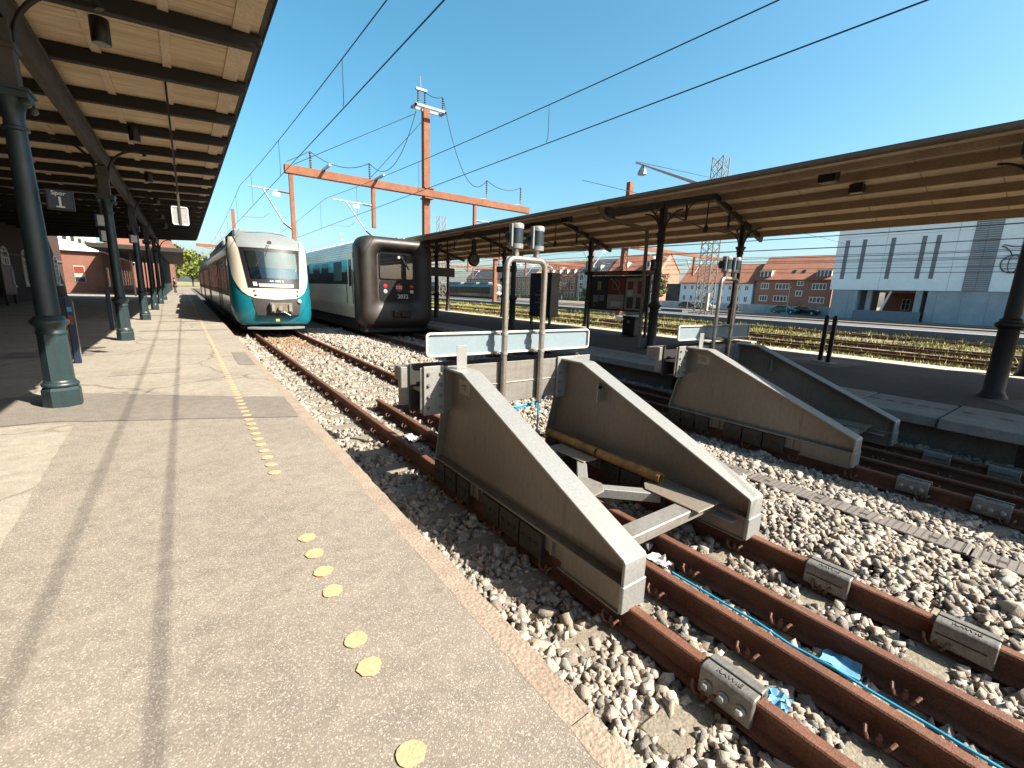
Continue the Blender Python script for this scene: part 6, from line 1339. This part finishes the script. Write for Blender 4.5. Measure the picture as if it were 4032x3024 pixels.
# pale blue house
wh, _ = gable_house('rendered_house', 95, 46.2, 63.0, -.6, 5.3, 9.1, 8, 'render_blue', 'tile_red', 'long pale blue house with orange tiled roof')
for k in range(9):
    y0 = 47.0 + k * 1.79
    window(wh, 95, y0, y0 + .8, 3.62, 4.65, 1, 0)
    if k != 5: window(wh, 95, y0, y0 + .8, 1.25, 2.45, 1, 0)
    else:
        q = MB(); q.box(94.93, 95.01, y0, y0 + .95, -.3, 2.1); q.build('door', 'slot_grey', wh)
q = MB(); q.box(94.9, 94.99, 46.2, 63.0, -.6, .35); q.build('plinth', 'concrete_smooth', wh)
q = MB(); q.box(96, 99, 63.4, 67.5, -.6, 5.0); q.build('glass_hall', 'window_dark', smooth=0, label='small glazed hall beside the pale blue house', cat='building')
# row behind the timetable board
r1, _ = gable_house('town_house', 120, 124.2, 146, -.6, 8.4, 14.2, 11, 'brick_house', 'tile_red', 'four storey red brick town house with white dormers and stair window')
for fl in range(3):
    for k in range(6):
        y0 = 125.2 + k * 3.3
        if k == 3: continue
        window(r1, 120, y0, y0 + 1.7, .5 + fl * 2.75, 2.4 + fl * 2.75, 1, 0)
window(r1, 120, 135.2, 137.0, .2, 8.0, 1, 5)
for k in range(5): dormer(r1, 120.8, 126 + k * 4.2, 128 + k * 4.2, 9.2, 11.0, 2, 3)
r2, _ = gable_house('town_house', 120.4, 108.5, 123.9, -.6, 9.9, 14.5, 11, 'concrete_smooth', 'slate', 'grey stone town house with white window surrounds')
for fl in range(3):
    for k in range(4): window(r2, 120.4, 110 + k * 3.6, 111.9 + k * 3.6, .6 + fl * 3.1, 2.9 + fl * 3.1, 1, 1)
dormer(r2, 121, 113, 115, 10.5, 12.2, 2, 3, 'slate'); dormer(r2, 121, 118, 120, 10.5, 12.2, 2, 3, 'slate')
r3, _ = gable_house('town_house', 120.2, 88, 108.2, -.6, 10.0, 15.3, 11, 'brick_house', 'tile_red', 'tall red brick town house with red roof behind the rusty yard masts')
for fl in range(3):
    for k in range(5): window(r3, 120.2, 89.2 + k * 3.8, 91 + k * 3.8, .6 + fl * 3.2, 2.8 + fl * 3.2, 1, 1)
dormer(r3, 121, 92, 94.5, 10.7, 12.7, 2, 3); dormer(r3, 121, 101, 104, 10.7, 12.9, 2, 3)
b1, _ = gable_house('brick_block', 140, 177, 203, -.6, 9.3, 13.6, 12, 'brick_brown', 'slate', 'long brown brick block with grey roof behind the Esbjerg board')
for fl in range(3):
    for k in range(7): window(b1, 140, 178.5 + k * 3.5, 180.2 + k * 3.5, .6 + fl * 2.9, 2.7 + fl * 2.9, 1, 0)
b2, _ = gable_house('brick_block', 141, 204, 242, -.6, 8.7, 15.5, 14, 'brick_brown', 'slate', 'steep roofed brown brick block behind the parked teal trains')
for fl in range(3):
    for k in range(9): window(b2, 141, 206 + k * 4, 208 + k * 4, .6 + fl * 2.7, 2.5 + fl * 2.7, 1, 0)
b3, _ = gable_house('brick_block', 110, 280, 330, -.6, 10, 16, 14, 'brick_brown', 'tile_red', 'distant red brown block beyond the end of the trains')
b4, _ = gable_house('brick_block', 60, 330, 360, -.6, 12, 19, 14, 'brick_dark', 'tile_red', 'distant dark brick block at the end of the tracks')
b5, _ = gable_house('brick_block', 20, 240, 262, -.6, 7, 11, 14, 'brick_dark', 'slate', 'distant brick house beside the end of the tracks')
# street wall and fence
for i in range(12):
    y0 = 27.6 + i * 4.1; q = MB(); q.box(88, 88.25, y0, y0 + 4.05, -.58, .95); q.build('wall_segment', 'concrete_smooth', smooth=0, label='grey concrete garden wall segment along the street before the houses', cat='wall', group='garden wall segments along the street')
for i in range(10):
    y = 46 + i * 5.5; q = MB(); q.tube([(72, y, -.58), (72, y, 1.3)], .05, 6); q.build('fence_post', 'alu', smooth=60, label='thin pale fence post along the street before the houses', cat='post', group='fence posts along the street')
for (x, y, h, lab) in ((84, 43.0, 5.2, 'thin pale street lamp post before the red brick house'), (83, 34.2, 3.9, 'dark street post beside the teal car'), (82.5, 27.6, 3.6, 'thin post at the corner of the panel building')):
    t = thing('street_lamp', (x, y, -.5), lab, 'lamp post')
    q = MB(); q.tube([(x, y, -.5), (x, y, h)], .06, 6); q.build('post', 'alu', t, smooth=60)
    q = MB(); q.tube([(x, y, h), (x - .4, y - .3, h + .1)], [.06, .12], 6); q.build('head', 'alu', t)

# ---- cars
def car(x, y, m, lab, s=1):
    t = thing('parked_car', (x, y, -.45), lab, 'car', None)
    z = -.45
    prof = [(-2.1, .35), (-2.1, .75), (-1.9, .9), (-1.2, .98), (-.55, 1.42), (.9, 1.45), (1.7, 1.02), (2.05, .95), (2.1, .5), (2.05, .3), (-2.05, .28)]
    rings = []
    for xx, k in ((-.86, .93), (-.78, .985), (-.4, 1.0), (.4, 1.0), (.78, .985), (.86, .93)):
        rings.append([(x + xx, y + s * a * k, z + .28 + (b_ - .28) * (k if b_ < 1.1 else k * (1.0 if abs(xx) < .6 else .93))) for a, b_ in prof])
    q = MB(); q.loft(rings); q.build('body', m, t, smooth=40)
    q = MB(); q.prism([(y + s * a, z + b_) for a, b_ in ((-1.02, 1.0), (-.5, 1.36), (.85, 1.39), (1.5, 1.02))], 'x', x - .875, x + .875); q.build('windows', 'window_dark', t)
    for a in (-1.35, 1.3):
        for sx in (-1, 1):
            q = MB(); q.lathe([(.30, -.1), (.32, -.06), (.32, .06), (.30, .1)], 16, (x + sx * .8, y + s * a, z + .32), 'x'); w_ = q.build('wheel', 'tyre', t)
            q = MB(); q.lathe([(.2, -.105), (.2, .105)], 12, (x + sx * .8, y + s * a, z + .32), 'x'); q.build('rim', 'alu', w_)
    for sx in (-1, 1):
        q = MB(); q.box(x + sx * .6 - .16, x + sx * .6 + .16, y - s * 2.12, y - s * 2.02, z + .62, z + .76); q.build('headlight', 'clear_light', t)
    return t
car(84.5, 35.1, 'car_teal', 'teal car parked on the street before the red brick house')
car(86.5, 32.6, 'car_dark', 'dark car parked behind the teal car')
car(84.5, 53.6, 'car_dark', 'dark car parked before the pale blue house beside the lattice mast')
car(84.5, 50.2, 'board_back', 'light blue grey car parked before the pale blue house')

# ---- person walking on the street
def person(x, y, z, lab, top, legs, face=0.):
    t = thing('person', (x, y, z), lab, 'person')
    def skin(name, joints, edges, radii, m, sub=1):
        me = bpy.data.meshes.new(name); me.from_pydata([(a, b_, c) for a, b_, c in joints], edges, []); o = bpy.data.objects.new(name, me); COL.objects.link(o); o.parent = t
        md = o.modifiers.new('skin', 'SKIN'); md.use_smooth_shade = True
        for i, r in enumerate(radii): me.skin_vertices[0].data[i].radius = (r, r * .85)
        me.skin_vertices[0].data[0].use_root = True
        sb = o.modifiers.new('sub', 'SUBSURF'); sb.levels = sub; sb.render_levels = sub; me.materials.append(MATS[m]); WL[o.name] = WL[t.name]; return o
    J = [(0, 0, .95), (0, 0, 1.2), (0, 0, 1.42), (0, 0, 1.52), (0, .02, 1.63), (0, .02, 1.75), (.2, 0, 1.40), (.25, -.05, 1.13), (.24, .06, .9), (-.2, 0, 1.40), (-.25, .05, 1.13), (-.24, .14, .9), (.1, 0, .9), (.11, -.05, .5), (.11, -.16, .08), (.11, -.02, .04), (-.1, 0, .9), (-.11, .1, .5), (-.11, .14, .08), (-.11, .26, .04)]
    E_ = [(0, 1), (1, 2), (2, 3), (3, 4), (4, 5), (2, 6), (6, 7), (7, 8), (2, 9), (9, 10), (10, 11), (0, 12), (12, 13), (13, 14), (14, 15), (0, 16), (16, 17), (17, 18), (18, 19)]
    Rr = [.15, .15, .15, .06, .095, .08, .07, .05, .04, .07, .05, .04, .095, .07, .05, .045, .095, .07, .05, .045]
    b_ = skin('body', J, E_, Rr, 'skin')
    skin('jacket', [(0, 0, 1.0), (0, 0, 1.2), (0, 0, 1.42), (.2, 0, 1.41), (.25, -.05, 1.13), (.245, .04, .95), (-.2, 0, 1.41), (-.25, .05, 1.13), (-.245, .12, .95)], [(0, 1), (1, 2), (2, 3), (3, 4), (4, 5), (2, 6), (6, 7), (7, 8)], [.185, .18, .17, .09, .07, .06, .09, .07, .06], top)
    skin('trousers', [(0, 0, .97), (.1, 0, .88), (.11, -.05, .5), (.11, -.15, .12), (-.1, 0, .88), (-.11, .1, .5), (-.11, .135, .12)], [(0, 1), (1, 2), (2, 3), (0, 4), (4, 5), (5, 6)], [.17, .115, .09, .07, .115, .09, .07], legs)
    q = MB(); q.lathe([(.02, z + 1.84), (.09, z + 1.82), (.112, z + 1.76), (.108, z + 1.69), (.09, z + 1.66)], 12, (x, y + .035, 0)); q.build('hair', 'cloth_dark', t, smooth=60)
    t.rotation_euler = (0, 0, face); return t
person(76, 39.6, -.45, 'person in a pale hooded jacket and dark trousers walking before the pale blue house', 'cloth_pale', 'cloth_dark', .6)
person(-.8, 63, 0.0, 'distant person in dark clothes standing on the platform past the canopy', 'cloth_dark', 'cloth_dark', 2)

# ================================================================ VEGETATION
def tree(name, x, y, z, h, rad, nleaf, lab, tone=(1, 1, 1), leaf=.35, seed=0, bare=False, m='leaf'):
    r = np.random.RandomState(seed + 50); pr = random.Random(seed)
    t = thing(name, (x, y, z), lab, 'tree')
    q = MB(); q.tube([(x, y, z), (x + .05 * h * .1, y, z + h * .25), (x, y + .1, z + h * .55), (x, y, z + h * .85)], [h * .028, h * .022, h * .014, h * .004], 8)
    tips = []
    for k in range(14 if not bare else 26):
        a = pr.uniform(0, 6.28); z0 = z + h * pr.uniform(.28, .75); L = rad * pr.uniform(.5, 1.0); e = pr.uniform(.15, .5)
        p1 = (x + .5 * L * math.cos(a), y + .5 * L * math.sin(a), z0 + e * L * .6); p2 = (x + L * math.cos(a), y + L * math.sin(a), min(z + h, z0 + e * L * 1.4)); q.tube([(x, y, z0), p1, p2], [h * .011, h * .007, h * .002], 5); tips.append(p2); tips.append(p1)
        if bare:
            for j in range(3): b_ = a + pr.uniform(-.9, .9); q.tube([p1, (p1[0] + .5 * L * math.cos(b_), p1[1] + .5 * L * math.sin(b_), p1[2] + L * pr.uniform(.2, .6))], [h * .005, h * .0015], 4)
    q.build('trunk', 'bark' if not bare else 'branch_pale', t, smooth=60)
    if nleaf:
        nc = 34; cl_ = np.c_[r.normal(0, .42, nc) * rad, r.normal(0, .42, nc) * rad, h * r.uniform(.38, .98, nc)]; cr_ = rad * r.uniform(.18, .38, nc)
        k = r.randint(0, nc, nleaf); d = r.normal(size=(nleaf, 3)); d /= np.linalg.norm(d, axis=1)[:, None]; P = cl_[k] + d * (cr_[k] * r.uniform(.5, 1.05, nleaf))[:, None]
        u = r.normal(size=(nleaf, 3)); u /= np.linalg.norm(u, axis=1)[:, None]; w = np.cross(u, d); w /= np.linalg.norm(w, axis=1)[:, None] + 1e-6; s = leaf * r.uniform(.6, 1.3, nleaf)[:, None]
        V = np.stack([P - u * s, P + w * s * .5, P + u * s, P - w * s * .5], 1).reshape(-1, 3); me = bpy.data.meshes.new('crown'); me.from_pydata(V.tolist(), [], [(4 * i, 4 * i + 1, 4 * i + 2, 4 * i + 3) for i in range(nleaf)])
        tn = r.uniform(.6, 1.4, nleaf); c = np.stack([tn * tone[0], tn * tone[1], tn * tone[2], np.ones(nleaf)], 1); at = me.color_attributes.new('tone', 'FLOAT_COLOR', 'POINT'); at.data.foreach_set('color', np.repeat(c, 4, 0).astype(np.float32).reshape(-1)); me.materials.append(MATS[m])
        o = bpy.data.objects.new('crown', me); COL.objects.link(o); o.parent = t
    return t
tree('leafy_tree', 90, 65.5, -.6, 7.6, 2.6, 2600, 'loose yellow green tree beside the glazed hall', (1.2, 1.1, .9), .26, 1)
tree('leafy_tree', 118, 116.5, -.6, 4.2, 1.8, 1200, 'small bright green shrub tree before the grey town house', (1.1, 1.4, .8), .25, 2)
tree('bare_tree', 116, 127.5, -.6, 9, 4.5, 0, 'pale bare tree before the red town house', seed=3, bare=True)
tree('bare_tree', 116, 141, -.6, 8.5, 4.2, 0, 'pale bare tree near the advertising pylon, before the red town house wall', seed=4, bare=True)
tree('bare_tree', 134, 196, -.6, 8.5, 4.5, 0, 'pale bare tree before the long brown brick block', seed=5, bare=True)
for i, (x, y, h, rr2, tn) in enumerate(((-10, 160, 11, 6, (1.0, 1.2, .7)), (-4, 185, 12, 7, (1.3, 1.2, .6)), (3, 215, 12, 7, (1.1, 1.25, .6)), (-16, 165, 11, 6, (1.0, 1.1, .7)), (10, 240, 10, 6, (1.5, 1.1, .6)))):
    tree('leafy_tree', x, y, -.6, h, rr2, 3800, 'spring green tree in the clump at the far end of the platform', tn, .65, 10 + i)['group'] = 'trees at the far end of the platform'
q = MB(); q.loft([[(-40, 140, -.66), (-8, 135, -.66), (-2.5, 140, -.66), (-2, 260, -.66)], [(-40, 150, 4), (-12, 145, 3.5), (-5, 150, 3), (-5, 250, 3.5)]], close=False, cap0=False, cap1=False); q.build('grass_bank', 'ground', kind='structure', origin=(0, 0, 0))
for k in range(18):
    y = 118 + k * 3.2; q = MB(); q.box(116.6, 118.4, y, y + 3.3, -.6, .5 + .2 * math.sin(k * 2.1)); q.build('hedge', 'ground', smooth=0, label='low olive hedge along the street before the red town houses', cat='hedge', group='hedge pieces before the town houses')
